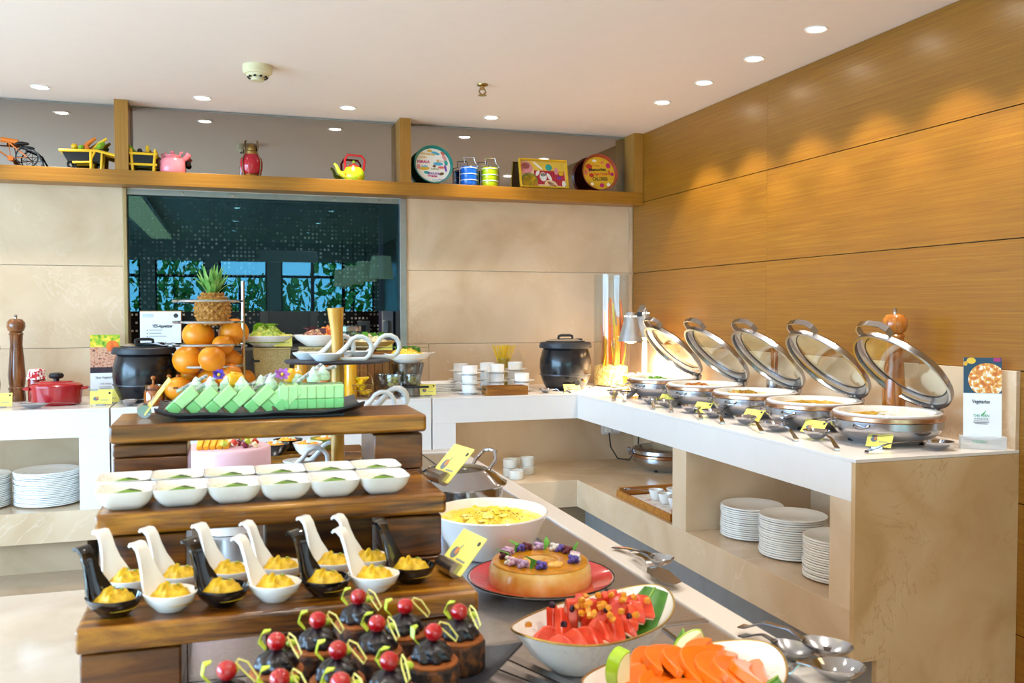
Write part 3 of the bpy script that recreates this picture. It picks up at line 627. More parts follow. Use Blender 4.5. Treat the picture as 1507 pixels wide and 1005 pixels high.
STR = NT('red_stripes'); v = STR.coords(); wv = STR.n('ShaderNodeTexWave', i_Scale=18.0); STR.l(v, wv.inputs['Vector']); STR.l(STR.ramp(wv.outputs['Fac'], [(0, 'b81c30'), (.6, 'c8283a'), (.66, '8a1428'), (1, '8a1428')]), STR.b.inputs['Base Color']); STR = STR.m
I3 = Matrix.Identity(3)
G().prism([(-.155, .105), (-.07, .1), (-.065, .135), (.16, .135), (.165, .02), (.05, .035), (-.06, .03), (-.07, .085)], .004, .0046).build('print_patch', STR, f, sm=0)
G().prism([(-.065, .135), (.165, .135), (.165, .2), (-.1, .2)], .004, .0044).build('print_patch', P('print_mustard', 'e0b840', .5), f, sm=0)
dots(f, I3, [(-.12, .15, .045, .045, 0, 'pink'), (-.125, .165, .03, .022, 0, 'coral'), (.045, .16, .025, .024, 0, 'teal'), (-.105, .055, .062, .06, 0, 'olive'), (-.1, .05, .052, .05, 0, 'mustard'), (-.12, .085, .02, .018, 0, 'brown'), (-.0, .09, .026, .034, 0, PR1), (-.0, .105, .02, .013, 0, 'brown'), (.045, .09, .012, .03, 30, PR1), (-.04, .115, .012, .024, -30, PR1), (.055, .03, .05, .035, -20, PB), (.06, .035, .04, .012, -30, 'coral'), (.135, .12, .02, .018, 0, 'mustard'), (.1, .135, .016, .026, 0, 'pink'), (.15, .04, .014, .026, 0, PR1), (-.035, .17, .045, .008, -40, PR1), (-.06, .03, .02, .016, 0, 'coral'), (.12, .085, .018, .01, 0, 'purple')], .0048)
# ================================================================== things on the back counter (top z = .9)
CT = .9005
def bx(px, y): return AY(px, 560, y).x
# --- pepper mills
MILLW = wood('mill_wood', '4a260c', '744018', '8f5626', (30, 30, 4), .25, coat=.4)
MILLO = wood('mill_wood_light', '7a3f0c', 'a8601c', 'c07a2c', (30, 30, 4), .22, coat=.5)
def mill(loc, h, m, label):
    t = thing('pepper_mill', label, 'pepper mill', loc); s = h / .5
    pr = [(0, 0), (.045, 0), (.047, .01), (.043, .06), (.046, .066), (.046, .078), (.040, .085), (.044, .1), (.047, .15), (.04, .25), (.033, .33), (.036, .385), (.04, .393), (.034, .402), (0, .402)]
    G().lathe([(r * s ** .5, z * s) for r, z in pr], 28).build('body', m, t)
    G().lathe([(r * s ** .5, z * s) for r, z in [(0, .4), (.03, .402), (.042, .412), (.05, .435), (.048, .46), (.034, .478), (.014, .483), (0, .484)]], 28).build('head', m, t)
    G().lathe([(0, .482 * s), (.008, .482 * s), (.007, .492 * s), (.01, .497 * s), (.006, .506 * s), (0, .507 * s)], 14).build('knob', STEEL, t)
mill((bx(25, 5.9), 5.9, CT), .5, MILLW, 'tall dark turned wood pepper mill against the marble wall')
mill((bx(-11, 5.8), 5.8, CT), .36, MILLW, 'short dark wood pepper mill beside the tall one')
mill((2.735, AX(1316, 540, 2.735).y, CT), .535, MILLO, 'tall glossy orange-brown pepper mill behind the rice chafing dish')
# --- red casserole
RC = P('red_cast_iron', 'a5101c', .22, coat=.5); 
t = thing('casserole', 'red enamel oval casserole with lid on the counter', 'casserole', (bx(83, 5.6), 5.6, CT))
G().lathe([(0, 0), (.115, 0), (.128, .012), (.136, .1), (.13, .1), (0, .095)], 40, sy=.8).build('body', RC, t)
G().lathe([(0, .1), (.138, .1), (.138, .11), (.12, .122), (.09, .128), (.085, .134), (.02, .137), (0, .137)], 40, sy=.8).build('lid', RC, t)
G().lathe([(0, .136), (.015, .136), (.015, .145), (.034, .15), (.04, .162), (.034, .176), (.018, .18), (0, .18)], 24).build('lid_knob', RUBB, t)
for s in (-1, 1): G().tube([(s * .13, -.04, .09), (s * .158, -.03, .093), (s * .165, 0, .093), (s * .158, .03, .093), (s * .13, .04, .09)], .008, 8).build('handle', RC, t)
# --- small jam jar with gingham cap behind it
t = thing('jam_jar', 'small jar with red gingham cloth cap behind the casserole', 'jar', (bx(54, 5.85), 5.85, CT)); GING = blobs('gingham', [(.4, 'b8222c'), (.55, 'f0e6e0')], 90, .8, 'vor', bump=0)
G().lathe([(0, 0), (.045, 0), (.047, .01), (.047, .14), (.04, .155), (0, .155)], 24).build('glass', P('jam_red', '8a1a18', .12, coat=.5), t)
G().lathe([(0, .19), (.035, .188), (.045, .175), (.045, .16), (.056, .13), (.053, .13), (.042, .155)], 30, warp=lambda p, a: Vector((p.x * (1 + .06 * math.sin(9 * a)), p.y * (1 + .06 * math.sin(9 * a)), p.z))).build('cloth_cap', GING, t)
# --- yellow dish cards
EMB = P('emblem_grey', '6a7078', .6); EMB2 = P('emblem_orange', 'c87a3a', .6)
def card(name, loc, rz, w, h, tilt, label, holder='clip', group='yellow dish cards'):
    t = thing('dish_card', label, 'card', loc, rz, group)
    T = R(tilt)
    b = G().box((0, 0, h / 2), (w, .0012, h)).build('card', YCARD, t, sm=0, loc=(0, 0, .006), rot=(-T, 0, 0))
    G().lathe([(0, 0), (1, 0), (1, .0004), (0, .0004)], 18, sx=w * .13, sy=h * .15).build('emblem', EMB, b, loc=(-w * .22, -.0008, h * .42), rot=(R(90), 0, 0))
    G().lathe([(0, 0), (1, 0), (1, .0004), (0, .0004)], 14, sx=w * .055, sy=h * .09).build('emblem', EMB2, b, loc=(-w * .17, -.0012, h * .47), rot=(R(90), 0, 0))
    G().tube([(-w * .16, -.0008, h * .5), (-w * .1, -.0008, h * .66)], w * .012, 6).build('emblem', EMB, b)
    G().lathe([(0, 0), (1, 0), (1, .0004), (0, .0004)], 18, sx=w * .055, sy=w * .055).build('seal', INK, b, loc=(w * .38, -.0008, h * .82), rot=(R(90), 0, 0))
    G().bb(-w * .02, w * .34, -.001, -.0006, h * .28, h * .33).build('print_line', INKG, b, sm=0)
    if holder == 'clip': G().box((0, -.004, .004), (w * .45, .018, .008)).build('holder', BRUSH, t, bevel=.001)
    elif holder == 'roll': G().cyl((-w * .35, .0, .0115), .0115, w * .7, 18, 'x').build('holder', BRUSH, t)
    return t
card('a', (bx(148, 5.48), 5.48, CT), R(0), .115, .075, 12, 'yellow dish card in front of the red casserole')
card('a', (bx(159, 5.58), 5.58, CT), R(-4), .115, .075, 12, 'yellow dish card in front of the grilled-food menu')
card('a', (bx(2, 5.5), 5.5, CT), R(0), .1, .075, 12, 'yellow dish card beside the short dark mill')
card('a', (bx(843, 5.47), 5.47, CT), R(0), .115, .05, 35, 'yellow dish card in front of the soup kettle by the wall')
card('a', (bx(630, 5.46), 5.46, CT), R(0), .1, .07, 15, 'yellow dish card beside the olive goblets')
# --- spoons: bowl at A, handle end at B
def sspoon(A, B, bl, bw, label, m=STEEL, slotted=False, hook=True, lift=.012, group='serving spoons', name='serving_spoon', deep=.35):
    A = Vector(A); B = Vector(B); d = B - A; ln = math.hypot(d.x, d.y); rz = math.atan2(d.y, d.x)
    t = thing(name, label, 'spoon', A, rz, group)
    n = 28; V = []; Fc = []; K = 7
    for side in (0, 1):
        for j in range(K + 1):
            q = j / K
            for i in range(n):
                a = 2 * math.pi * i / n; x = bl / 2 * q * math.cos(a); y = bw / 2 * q * math.sin(a) * (1 - .18 * math.cos(a))
                z = bw * deep * (q ** 2.2) + (.0016 if side == 0 else 0); V.append((x, y, z))
    for side in (0, 1):
        o = side * (K + 1) * n
        for j in range(K):
            for i in range(n):
                i2 = (i + 1) % n
                if slotted and 2 <= j <= 4 and (i % 7) in (0, 1): continue
                f = (o + j * n + i, o + (j + 1) * n + i, o + (j + 1) * n + i2, o + j * n + i2); Fc.append(f if side == 0 else f[::-1])
    for i in range(n):
        i2 = (i + 1) % n; a = K * n; b = (K + 1) * n + K * n; Fc.append((a + i, b + i, b + i2, a + i2))
    g = G().add(V, Fc); g.build('spoon_bowl', m, t, sm=60)
    z0 = bw * deep * .9
    pts = [(bl / 2 - .006, 0, z0), (bl / 2 + .02, 0, z0 + lift * .5), (ln * .7, 0, z0 * .5 + lift), (ln - .012, 0, lift * .5 + .004), (ln, 0, lift * .5 + .003)]
    if hook: pts += [(ln + .003, 0, lift * .5 - .004), (ln + .002, 0, .001)]
    G().ribbon(pts, [.011, .008, .012, .02, .021] + ([.021, .021] if hook else []), .0022).build('handle', m, t, sm=60)
    return t
sspoon((bx(48, 5.41), 5.41, CT), (bx(134, 5.40), 5.40, CT), .15, .075, 'steel serving spoon in front of the red casserole')
sspoon((bx(190, 5.40), 5.40, CT), (bx(268, 5.39), 5.37, CT), .085, .075, 'steel ladle in front of the soup kettle by the menu card', deep=.45)
sspoon((bx(803, 5.45), 5.44, CT), (bx(822, 5.45), 5.37, CT), .10, .07, 'steel serving spoon between the wooden box and soup kettle')
sspoon((bx(838, 5.42), 5.40, CT), (bx(872, 5.42), 5.42, CT), .07, .05, 'slim steel spoon under the soup kettle dish card')
# --- upright menu cards
def prints(f, lst, y=-.0022):
    for kind, x, z, sx, sz, mm in lst:
        if kind == 'o': G().lathe([(0, 0), (1, 0), (1, .0004), (0, .0004)], 26, sx=sx, sy=sz).build('print_patch', mm, f, loc=(x, y, z), rot=(R(90), 0, 0))
        else: G().bb(x - sx, x + sx, y - .0002, y + .0002, z - sz, z + sz).build('print_patch', mm, f, sm=0)
GRILL = blobs('grill_photo', [(.2, '4a1f14'), (.36, '8a4a34'), (.5, 'd8a88a'), (.62, 'b86a4a'), (.8, '3a2a4a')], 60, .35, bump=0)
VEGPH = blobs('veg_photo', [(.3, '4a7a1c'), (.45, '8ab824'), (.58, 'e0c024'), (.7, 'e8d860')], 40, .35, bump=0)
t = thing('menu_stand', 'upright menu card with grilled meat photo beside the soup kettle', 'menu card', (bx(155, 5.88), 5.88, CT), R(3))
b = G().bb(-.082, .082, -.0015, .0015, .0, .385).build('card', PAPER, t, sm=0, rot=(R(-5), 0, 0))
G().bb(-.09, .09, -.003, .003, 0, .06).build('acrylic_foot', ACRY, t, sm=0, bevel=.001)
G().bb(-.082, .082, -.0022, -.0015, .19, .31).build('photo', GRILL, b, sm=0); G().bb(-.082, .082, -.0022, -.0015, .31, .385).build('photo', VEGPH, b, sm=0); G().bb(-.082, .082, -.0022, -.0015, .155, .19).build('photo', P('char_photo', '2e1c2a', .4, var=.5, ns=60), b, sm=0)
prints(b, [('o', .042, .315, .036, .034, blobs('tomato_photo', [(.3, 'd84a10'), (.7, 'f08a30')], 30, .35, bump=0))], -.0026)
text('lettering', 'Non Vegetarian', .019, b, INK, (0, -.002, .128), (R(90), 0, 0), width=.105); text('lettering', 'THE FERN', .013, b, INKG, (0, -.002, .09), (R(90), 0, 0), width=.06)
for k in range(3): G().bb(-.035 + k * .004, .035 - k * .004, -.002, -.0016, .07 - k * .008, .073 - k * .008).build('print_line', INKG, b, sm=0)
t = thing('menu_stand', 'upright menu card with orange curry photo at the counter end', 'menu card', (2.76, AX(1447, 600, 2.76).y, CT), R(-33))
b = G().bb(-.067, .067, -.0015, .0015, .035, .32).build('card', PAPER, t, sm=0, rot=(R(-4), 0, 0), loc=(0, .004, .0))
NAVY = P('navy_photo', '1f3f58', .3); CURRY = blobs('curry_photo', [(.25, 'b8501c'), (.42, 'd87a30'), (.54, 'e8b04a'), (.62, 'f2ecdc'), (.7, 'f6f2ea'), (.78, '2e6a34')], 75, .35, bump=0)
G().bb(-.067, .067, -.0022, -.0015, .195, .32).build('photo', NAVY, b, sm=0)
g = G(); pts = []
for i in range(40):
    a = 2 * math.pi * i / 40; pts.append((min(.0668, .016 + .066 * math.cos(a)), max(.1955, .243 + .058 * math.sin(a))))
g.prism(pts, 0, .0006, m=Matrix(((1, 0, 0), (0, 0, -1), (0, 1, 0))), c=(0, -.0022, 0)); g.build('photo', CURRY, b, sm=0)
t.scale = (1.0, 1.0, 1.09)
prints(b, [('o', -.04, .309, .016, .011, P('lemon_photo', 'e8c040', .4)), ('o', -.06, .299, .007, .008, P('lemon_photo_low', 'd8a830', .4)), ('o', .05, .313, .014, .007, P('onion_photo', 'b0307a', .4))], -.0028)
text('lettering', 'Vegetarian', .0185, b, P('navy_ink', '26344a', .6), (-.005, -.002, .165), (R(90), 0, 0), width=.062, bold=.0003)
FG = P('fern_green', '2f9a7c', .6); text('lettering', 'THE FERN', .0145, b, FG, (-.004, -.002, .115), (R(90), 0, 0), width=.056); G().prism([(-.006, .118), (.006, .128), (.014, .136), (.008, .124), (-.002, .116)], 0, .0005, m=Matrix(((1, 0, 0), (0, 0, -1), (0, 1, 0))), c=(0, -.0018, 0)).build('fern_mark', P('leaf_green', '3fae5a', .6), b, sm=0)
text('lettering', 'AN ECOTEL HOTEL', .0065, b, INK, (-.004, -.002, .104), (R(90), 0, 0), width=.05)
for k, wd in enumerate((.026, .028, .022)): G().bb(-.004 - wd, -.004 + wd, -.002, -.0016, .096 - k * .005, .098 - k * .005).build('print_line', INK, b, sm=0)
FROST = P('frosted_acrylic', 'd8dde0', .3, alpha=.45)
G().bb(-.08, .08, -.02, .02, 0, .045).build('acrylic_foot', FROST, t, sm=0, bevel=.002); text('lettering', 'THE FERN', .014, t, FG, (-.015, -.0208, .026), (R(90), 0, 0), width=.05)
# --- clipped menu board by the hatch
t = thing('menu_board', 'white appetizer list on a clip board by the kitchen hatch', 'menu board', (bx(237, 5.95), 5.95, CT), R(2))
b = G().bb(-.118, .118, -.002, .004, .18, .525).build('paper', P('list_paper', 'dfe8f2', .6, var=.01), t, sm=0, rot=(R(-6), 0, 0)); G().bb(-.116, .123, .006, .014, .0, .53).build('backing', P('board_tan', 'c89a54', .6), t, sm=0, rot=(R(-6), 0, 0))
text('lettering', 'YES-Appetizer', .026, b, INK, (.01, -.0026, .435), (R(90), 0, 0), width=.12, bold=.0008, shear=.2); text('lettering', 'Non YES-Appetizer', .026, b, INK, (.02, -.0026, .325), (R(90), 0, 0), width=.15, bold=.0006, shear=.2)
for k, wd in enumerate((.075, .07, .1)): G().bb(-.065, -.065 + wd, -.003, -.0022, .408 - k * .019, .412 - k * .019).build('print_line', INKG, b, sm=0); G().bb(-.08, -.074, -.003, -.0022, .406 - k * .019, .412 - k * .019).build('bullet', INK, b, sm=0)
prints(b, [('o', .09, .5, .014, .014, INK)], -.0026); G().bb(-.105, -.04, -.003, -.0022, .49, .512).build('print_patch', P('faint_logo', 'b8c8d8', .6), b, sm=0)
# --- soup kettles
KB = P('kettle_black', '121318', .24, var=.15, coat=.15)
def kettle(loc, rz, label):
    t = thing('soup_kettle', label, 'soup kettle', loc, rz)
    G().lathe([(0, 0), (.12, 0), (.128, .006), (.142, .03), (.162, .075), (.168, .098), (0, .098)], 48).build('base', KB, t)
    G().lathe([(.168, .098), (.174, .1), (.174, .106), (.168, .108)], 48, close=True).build('seam_ring', P('seam_grey', '4a4a4e', .3, .5), t)
    G().lathe([(.168, .107), (.174, .15), (.172, .2), (.160, .25), (.147, .283), (0, .283)], 48).build('pot', KB, t)
    G().lathe([(.14, .28), (.176, .28), (.178, .286), (.172, .312), (.164, .318), (0, .32)], 48).build('collar', P('collar_grey', '26282e', .45, var=.1), t)
    q = G().lathe([(0, .32), (.13, .32), (.132, .327), (.1, .337), (.05, .344), (0, .345)], 40).build('lid', STEEL, t)
    G().tube([(-.05, 0, .343), (-.048, 0, .358), (-.03, 0, .363), (.03, 0, .363), (.048, 0, .358), (.05, 0, .343)], .009, 8).build('lid_handle', RUBB, q)
    G().bb(.07, .1, -.06, .03, .33, .342).build('hinge', RUBB, t, bevel=.003)
    G().cyl((.02, -.163, .055), .02, -.022, 18, Matrix.Rotation(R(62), 3, 'X')).build('dial', P('dial_black', '0c0c0e', .3), t); G().ball((.075, -.152, .065), .009).build('pilot_light', P('pilot_amber', 'c87a1a', .2), t)
kettle((bx(213, 5.63), 5.63, CT), R(20), 'black barrel soup kettle beside the grilled-food menu card')
kettle((bx(832, 5.66), 5.66, CT), 0, 'black barrel soup kettle beside the tall glass cylinder')
# --- honey jars with dippers
HON = P('honey', 'a85a10', .1, coat=.6); JG = clear('jar_glass', 'f6ead0', .08)
for k, (px, lab) in enumerate(((226, 'glass jar of amber pickle beside the soup kettle'), (254, 'glass jar of amber pickle holding a wooden dipper'))):
    t = thing('pickle_jar', lab, 'jar', (bx(px, 5.40), 5.385 + .09 * k, CT))
    G().lathe([(0, .002), (.048, .002), (.052, .02), (.05, .07), (.044, .085), (0, .085)], 28).build('contents', HON, t)
    G().lathe([(0, 0), (.052, 0), (.056, .02), (.054, .075), (.045, .095), (.05, .115), (.047, .115), (.042, .094)], 28).build('glass', JG, t)
    for s in ((0,) if k == 0 else (-.012, .014)):
        G().tube([(s, 0, .08), (s * 1.8, -.01, .15)], .006).build('dipper', MILLO, t); G().ball((s * 1.9, -.011, .155), (.014, .014, .012)).build('dipper_head', MILLO, t)
    if k == 0: G().ball((0, 0, .1), (.03, .03, .018), nz=.3, ns=30).build('pickle_piece', HON, t)
# --- wire fruit stand with melons and pineapple
FX, FY = bx(307, 5.52), 5.52; WIR = P('chrome_wire', 'c8d0d6', .12, 1.)
def fz(py): return AY(307, py, FY).z
t = thing('fruit_stand', 'tall chrome wire fruit rack with four rings by the hatch', 'fruit rack', (FX, FY, CT))
rr = .19
for py in (443, 474, 507, 538, 586):
    z = fz(py) - CT
    z = max(z, .008)
    G().tube([(rr * math.cos(a) * (1 if py < 580 else 1.0) - (.0 if py < 580 else .0), rr * .9 * math.sin(a), z) for a in [2 * math.pi * i / 40 for i in range(40)]], .008, 8, True).build('ring', WIR, t)
for k in (0,):
    a = (R(0), R(125), R(235))[k]; top = fz(413) - CT if k == 0 else fz(443) - CT
    p = [(rr * math.cos(a) * q, rr * .9 * math.sin(a) * q, z) for q, z in ((1.75 if k == 0 else 1.0, .01), (1.35 if k == 0 else 1.0, .07 if k == 0 else .05), (1.03, .13), (1.03, top))]
    G().tube(p, .011 if k == 0 else .006, 8).build('upright', WIR, t)
MEL = blobs('orange_rind', [(.3, 'd87a08'), (.5, 'e88c10'), (.75, 'f0a020')], 12, .38, bump=.08, sss=.05)
MELL = [(296, 501, .086, 0), (340, 497, .084, 2), (322, 514, .06, -3), (293, 530, .082, -2), (313, 528, .072, -9), (342, 535, .075, 3), (306, 550, .066, -2), (330, 548, .066, -6), (352, 549, .06, 4), (281, 549, .05, 1)]
MP = [(AY(px, py, FY + dy * .015 - .02), r * 1.06) for px, py, r, dy in MELL]
for it in range(300):   # let the fruit settle against one another inside the rings
    for i in range(len(MP)):
        for j in range(i):
            d = MP[i][0] - MP[j][0]; gap = MP[i][1] + MP[j][1] - d.length
            if gap > 0:
                if abs(d.y) < .01: d.y = .02 * (1 if (i + j) % 2 else -1)
                d = Vector((d.x * .35, d.y, d.z * .3)).normalized() * gap * .5; MP[i][0].xyz += d; MP[j][0].xyz -= d
    for p, r in MP: p.y = max(FY - .19 + r * .35, min(FY + .2 - r * .35, p.y)); p.z = max(p.z, CT + r + .012)
for i, (p, r) in enumerate(MP):
    t = thing('orange_melon', f'big orange melon in the chrome fruit rack, {ORD[i]} down from the pineapple', 'fruit', (p.x, p.y, p.z), i * .9, 'orange melons in the fruit rack')
    G().ball((0, 0, 0), (r, r * .98, r * .93), 24, 16, .05, 14, seed=i).build('rind', MEL, t); G().lathe([(0, r * .9), (.007, r * .91), (.009, r * .945), (0, r * .95)], 10).build('stem_scar', MILLW, t)
p = AY(262, 572, 5.40)
t = thing('orange_melon', 'orange melon with a dark cut mark lying in a steel dish', 'fruit', p); G().ball((0, 0, 0), (.078, .075, .066), 24, 16, .05, 14, seed=20).build('rind', MEL, t); G().tube([(-.02, -.073, .01), (0, -.075, .012), (.005, -.075, -.012)], .004, 6).build('cut_mark', RUBB, t)
t = thing('steel_dish', 'shallow steel dish under the cut-marked melon', 'dish', (p.x - .01, p.y, CT)); G().lathe([(0, 0), (.06, 0), (.1, .02), (.098, .022), (.058, .003), (0, .003)], 36).build('dish', STEEL, t); G().tube([(.1 * math.cos(a), .1 * math.sin(a), .021) for a in [i * .2094 for i in range(30)]], .003, 6, True).build('rim', STEEL, t)
# pineapple: scaled body and leaf crown
pz0, pz1 = AY(313, 478, FY).z, AY(313, 431, FY).z
t = thing('pineapple', 'ripe brown pineapple with green crown on top of the melons', 'pineapple', (AY(313, 450, FY).x, FY - .02, pz0)); PIN = blobs('pineapple_skin', [(.25, '6a3f14'), (.45, 'a06a24'), (.62, 'c89040'), (.8, '7a6a2a')], 60, .6, bump=.6)
H_ = pz1 - pz0; Rm = .098
G().lathe([(0, 0), (Rm * .55, .006), (Rm * .9, H_ * .2), (Rm, H_ * .5), (Rm * .85, H_ * .8), (Rm * .5, H_ * .97), (0, H_)], 30).build('body', PIN, t)
g = G()
for j in range(9):
    for i in range(14):
        q = (j + .5) / 9; a = 2 * math.pi * (i + .5 * (j % 2)) / 14; r = Rm * (1 - abs(q - .48) ** 2.4 * 2.6) * .98; r = max(r, Rm * .5)
        c = Vector((r * math.cos(a), r * math.sin(a), H_ * q)); n_ = Vector((math.cos(a), math.sin(a), .25))
        s1 = Vector((-math.sin(a), math.cos(a), 0)) * .02; s2 = Vector((0, 0, .016)); g.add([c - s1, c - s2, c + s1, c + s2, c + n_ * .013], [(0, 1, 4), (1, 2, 4), (2, 3, 4), (3, 0, 4)])
o = g.build('skin_scale', PIN, t, sm=0); o['kind'] = 'stuff'
CROWN = blobs('crown_leaf', [(.3, '3a7a34'), (.55, '74a848'), (.8, 'b8c878')], 16, .5, bump=.1)
for j in range(26):
    a = j * 2.4; e = .25 + .75 * (1 - j / 26); L = .09 + .10 * (j / 26) ** .7; d = Vector((math.cos(a), math.sin(a), 0))
    pth = [d * .02, d * (.03 + .035 * e) + Vector((0, 0, L * .45)), d * (.035 + .075 * e) + Vector((0, 0, L * .95 - .02 * e))]
    g = G(); g.ribbon([q + Vector((0, 0, H_ * .97)) for q in pth], [.032, .028, .002], .003, side=(-math.sin(a), math.cos(a), 0)); g.build('leaf', CROWN, t, sm=60)
# --- salad bowls on raised stands
LET = blobs('salad_green', [(.3, '3f6a1c'), (.5, '8aa824'), (.7, 'c8c84a')], 40, .5, bump=.4); ONI = blobs('onion_mix', [(.3, '5a2030'), (.5, 'a86a4a'), (.62, 'd8c8a0'), (.75, '4a7a2c')], 55, .5, bump=.4)
TOM = blobs('tomato_mix', [(.3, 'c83a14'), (.55, 'e87a2a'), (.75, 'e8c860')], 50, .45, bump=.4); NOO = blobs('noodle_mix', [(.3, 'd8c48a'), (.55, 'f0e8c8'), (.75, 'a8b858')], 55, .5, bump=.4); CORN = blobs('corn', [(.3, 'e0b010'), (.6, 'f8e038'), (.8, 'fff080')], 110, .4, 'vor', bump=.4)
def wbowl(px, py, y, r, h, food, label, fh=.05, cat='bowl', leaf=None, tilt=0, rim=1.0):
    """white bowl whose rim centre shows at (px, py)"""
    c = AY(px, py, y); t = thing('salad_bowl', label, cat, (c.x, c.y, c.z - h), 0)
    G().lathe([(0, 0), (r * .42, 0), (r * .5, .006), (r * .85, h * .62), (r, h), (r * .985, h + .002), (r * .8, h * .66), (r * .45, .012), (0, .012)], 44).build('bowl', PORC, t)
    q = G().mound(r * .78, r * .78, fh, (0, 0, h * .72), rough=.4, ns=45, seed=px).build('salad', food, t)
    if leaf:
        rg = random.Random(int(px))
        for k in range(9):
            a = rg.uniform(0, 6.28); d = rg.uniform(0, r * .55); g = G()
            g.ribbon([(d * math.cos(a), d * math.sin(a), h * .8 + fh * .5), (d * math.cos(a) + rg.uniform(-.03, .03), d * math.sin(a), h * .8 + fh * (1 + .3 * rg.random())), (d * math.cos(a) + rg.uniform(-.06, .06), d * math.sin(a) + .02, h * .8 + fh * 1.1)], [.02, .045, .01], .003, side=(math.cos(a + 1), math.sin(a + 1), 0)); g.build('leaf', leaf, t, sm=60)
    return t, c.z - h
STONE = blobs('speckled_stone', [(.3, 'a89058'), (.5, 'c0a86c'), (.75, 'd0bc88')], 160, .7, bump=.2); WATK = blobs('rattan_grey', [(.3, '6a6050'), (.6, '8a7e6a')], 140, .7, bump=.4)
def slab_stand(px, y, ztop, w, m, label, flare=.75):
    t = thing('riser_stand', label, 'stand', (bx(px, y), y, CT)); h = ztop - CT - .001; M2 = Matrix(((1, 0, 0), (0, 0, -1), (0, 1, 0)))
    for yy in (-.08, .07): G().prism([(-w / 2 * flare, 0), (w / 2 * flare, 0), (w / 2, h - .01), (-w / 2, h - .01)], yy, yy + .012, m=M2).build('side_slab', m, t, sm=0, bevel=.002)
    for z in (.04, h * .72):
        for s in (-1, 1): G().bb(s * w * .43 - .02, s * w * .43 + .02, -.1, .09, z, z + .012).build('bracket', RUBB, t, sm=0)
    G().bb(-w / 2, w / 2, -.1, .1, h - .01, h).build('top', GLASS if m is None else m, t, sm=0, bevel=.002)
t, z = wbowl(394, 494, 5.72, .165, .07, LET, 'white bowl of green chunky salad beside the fruit rack', .075, leaf=P('lettuce', '86b832', .5, var=.3))
GSZ = z; slab_stand(400, 5.72, z, .22, STONE, 'speckled stone riser under the green chunky salad', .8)
G().tube([(-.2, -.02, .13), (-.1, -.02, .075)], .008).build('spoon_handle', BRUSH, t)
t, z = wbowl(468, 493, 5.58, .15, .07, ONI, 'white bowl of red onion and tomato salad behind the spoons', .05, leaf=P('red_lettuce', '5a2a30', .5, var=.4)); G().mound(.06, .06, .06, (.05, -.02, .06), rough=.4, ns=50).build('tomato_heap', TOM, t)
slab_stand(468, 5.58, z, .22, STONE, 'speckled stone riser under the onion and tomato salad', .8)
t, z = wbowl(543, 502, 5.70, .17, .06, NOO, 'wide bowl of pale noodle salad on the wooden crate', .055, leaf=P('garnish_green', '5a9a28', .5, var=.3))
t['label'] = 'wide bowl of pale noodle salad on the wooden crate'
for ch in t.children:
    if ch.name.startswith('bowl'): ch.data.materials[0] = P('rattan_glaze', 'a8884c', .35)
tt_ = thing('wooden_crate', 'slatted wooden crate carrying the noodle salad', 'crate', (bx(548, 5.70), 5.70, CT)); CR = wood('crate_wood', '6a3a0c', '9a5c18', 'b87a2c', (26, 26, 2), .4)
hz = CRZ = z - CT - .001; xs = [-.115 + i * .046 for i in range(6)]
for x in xs:
    for yy in (-.1, .09): G().bb(x - .0215, x + .0215, yy, yy + .012, 0, hz - .012).build('slat', CR, tt_, sm=0, bevel=.0015)
for x in (-.137, .127):
    for i in range(4): G().bb(x, x + .01, -.086 + i * .044, -.086 + i * .044 + .041, 0, hz - .012).build('slat', CR, tt_, sm=0, bevel=.0015)
G().bb(-.137, .137, -.1, .102, hz - .012, hz).build('top', CR, tt_, sm=0, bevel=.002)
t, z = wbowl(600, 520, 5.52, .15, .058, CORN, 'white bowl of sweetcorn salad on the glass riser', .045, leaf=P('frisee', '4f7a24', .5, var=.4))
G().ribbon([(.1, 0, .05), (.15, 0, .06), (.17, 0, .064)], [.09, .06, .03], .004).build('pouring_lip', PORC, t, sm=60)
tg = thing('glass_riser', 'ribbed glass riser under the sweetcorn bowl', 'stand', (bx(600, 5.52), 5.52, CT)); hz = z - CT - .001
RIBG = clear('ribbed_glass', 'd8d4cc', .14, .1)
G().lathe([(.078, 0), (.082, hz * .5), (.105, hz), (.1, hz), (.078, hz * .5), (.073, 0)], 48, warp=lambda p, a: Vector((p.x * (1 + .02 * math.sin(24 * a)), p.y * (1 + .02 * math.sin(24 * a)), p.z)), close=True).build('ribbed_wall', RIBG, tg)
G().bb(-.1, .1, .09, .1, 0, hz * .95).build('stone_slab', WATK, tg, sm=0); G().bb(-.1, .11, -.11, -.09, .055, .067).build('clip_bar', RUBB, tg, sm=0)
card('a', (bx(566, 5.61), 5.61, CT + CRZ), 0, .1, .05, 8, 'yellow dish card on the wooden crate', None)
card('a', (bx(417, 5.63), 5.63, GSZ), 0, .11, .075, 8, 'yellow dish card in front of the green chunky salad', None)
t, z = wbowl(272, 523, 5.85, .12, .05, ONI, 'white bowl of mixed salad behind the fruit rack', .04); slab_stand(272, 5.85, z, .16, WATK, 'grey woven riser behind the fruit rack', 1.1)
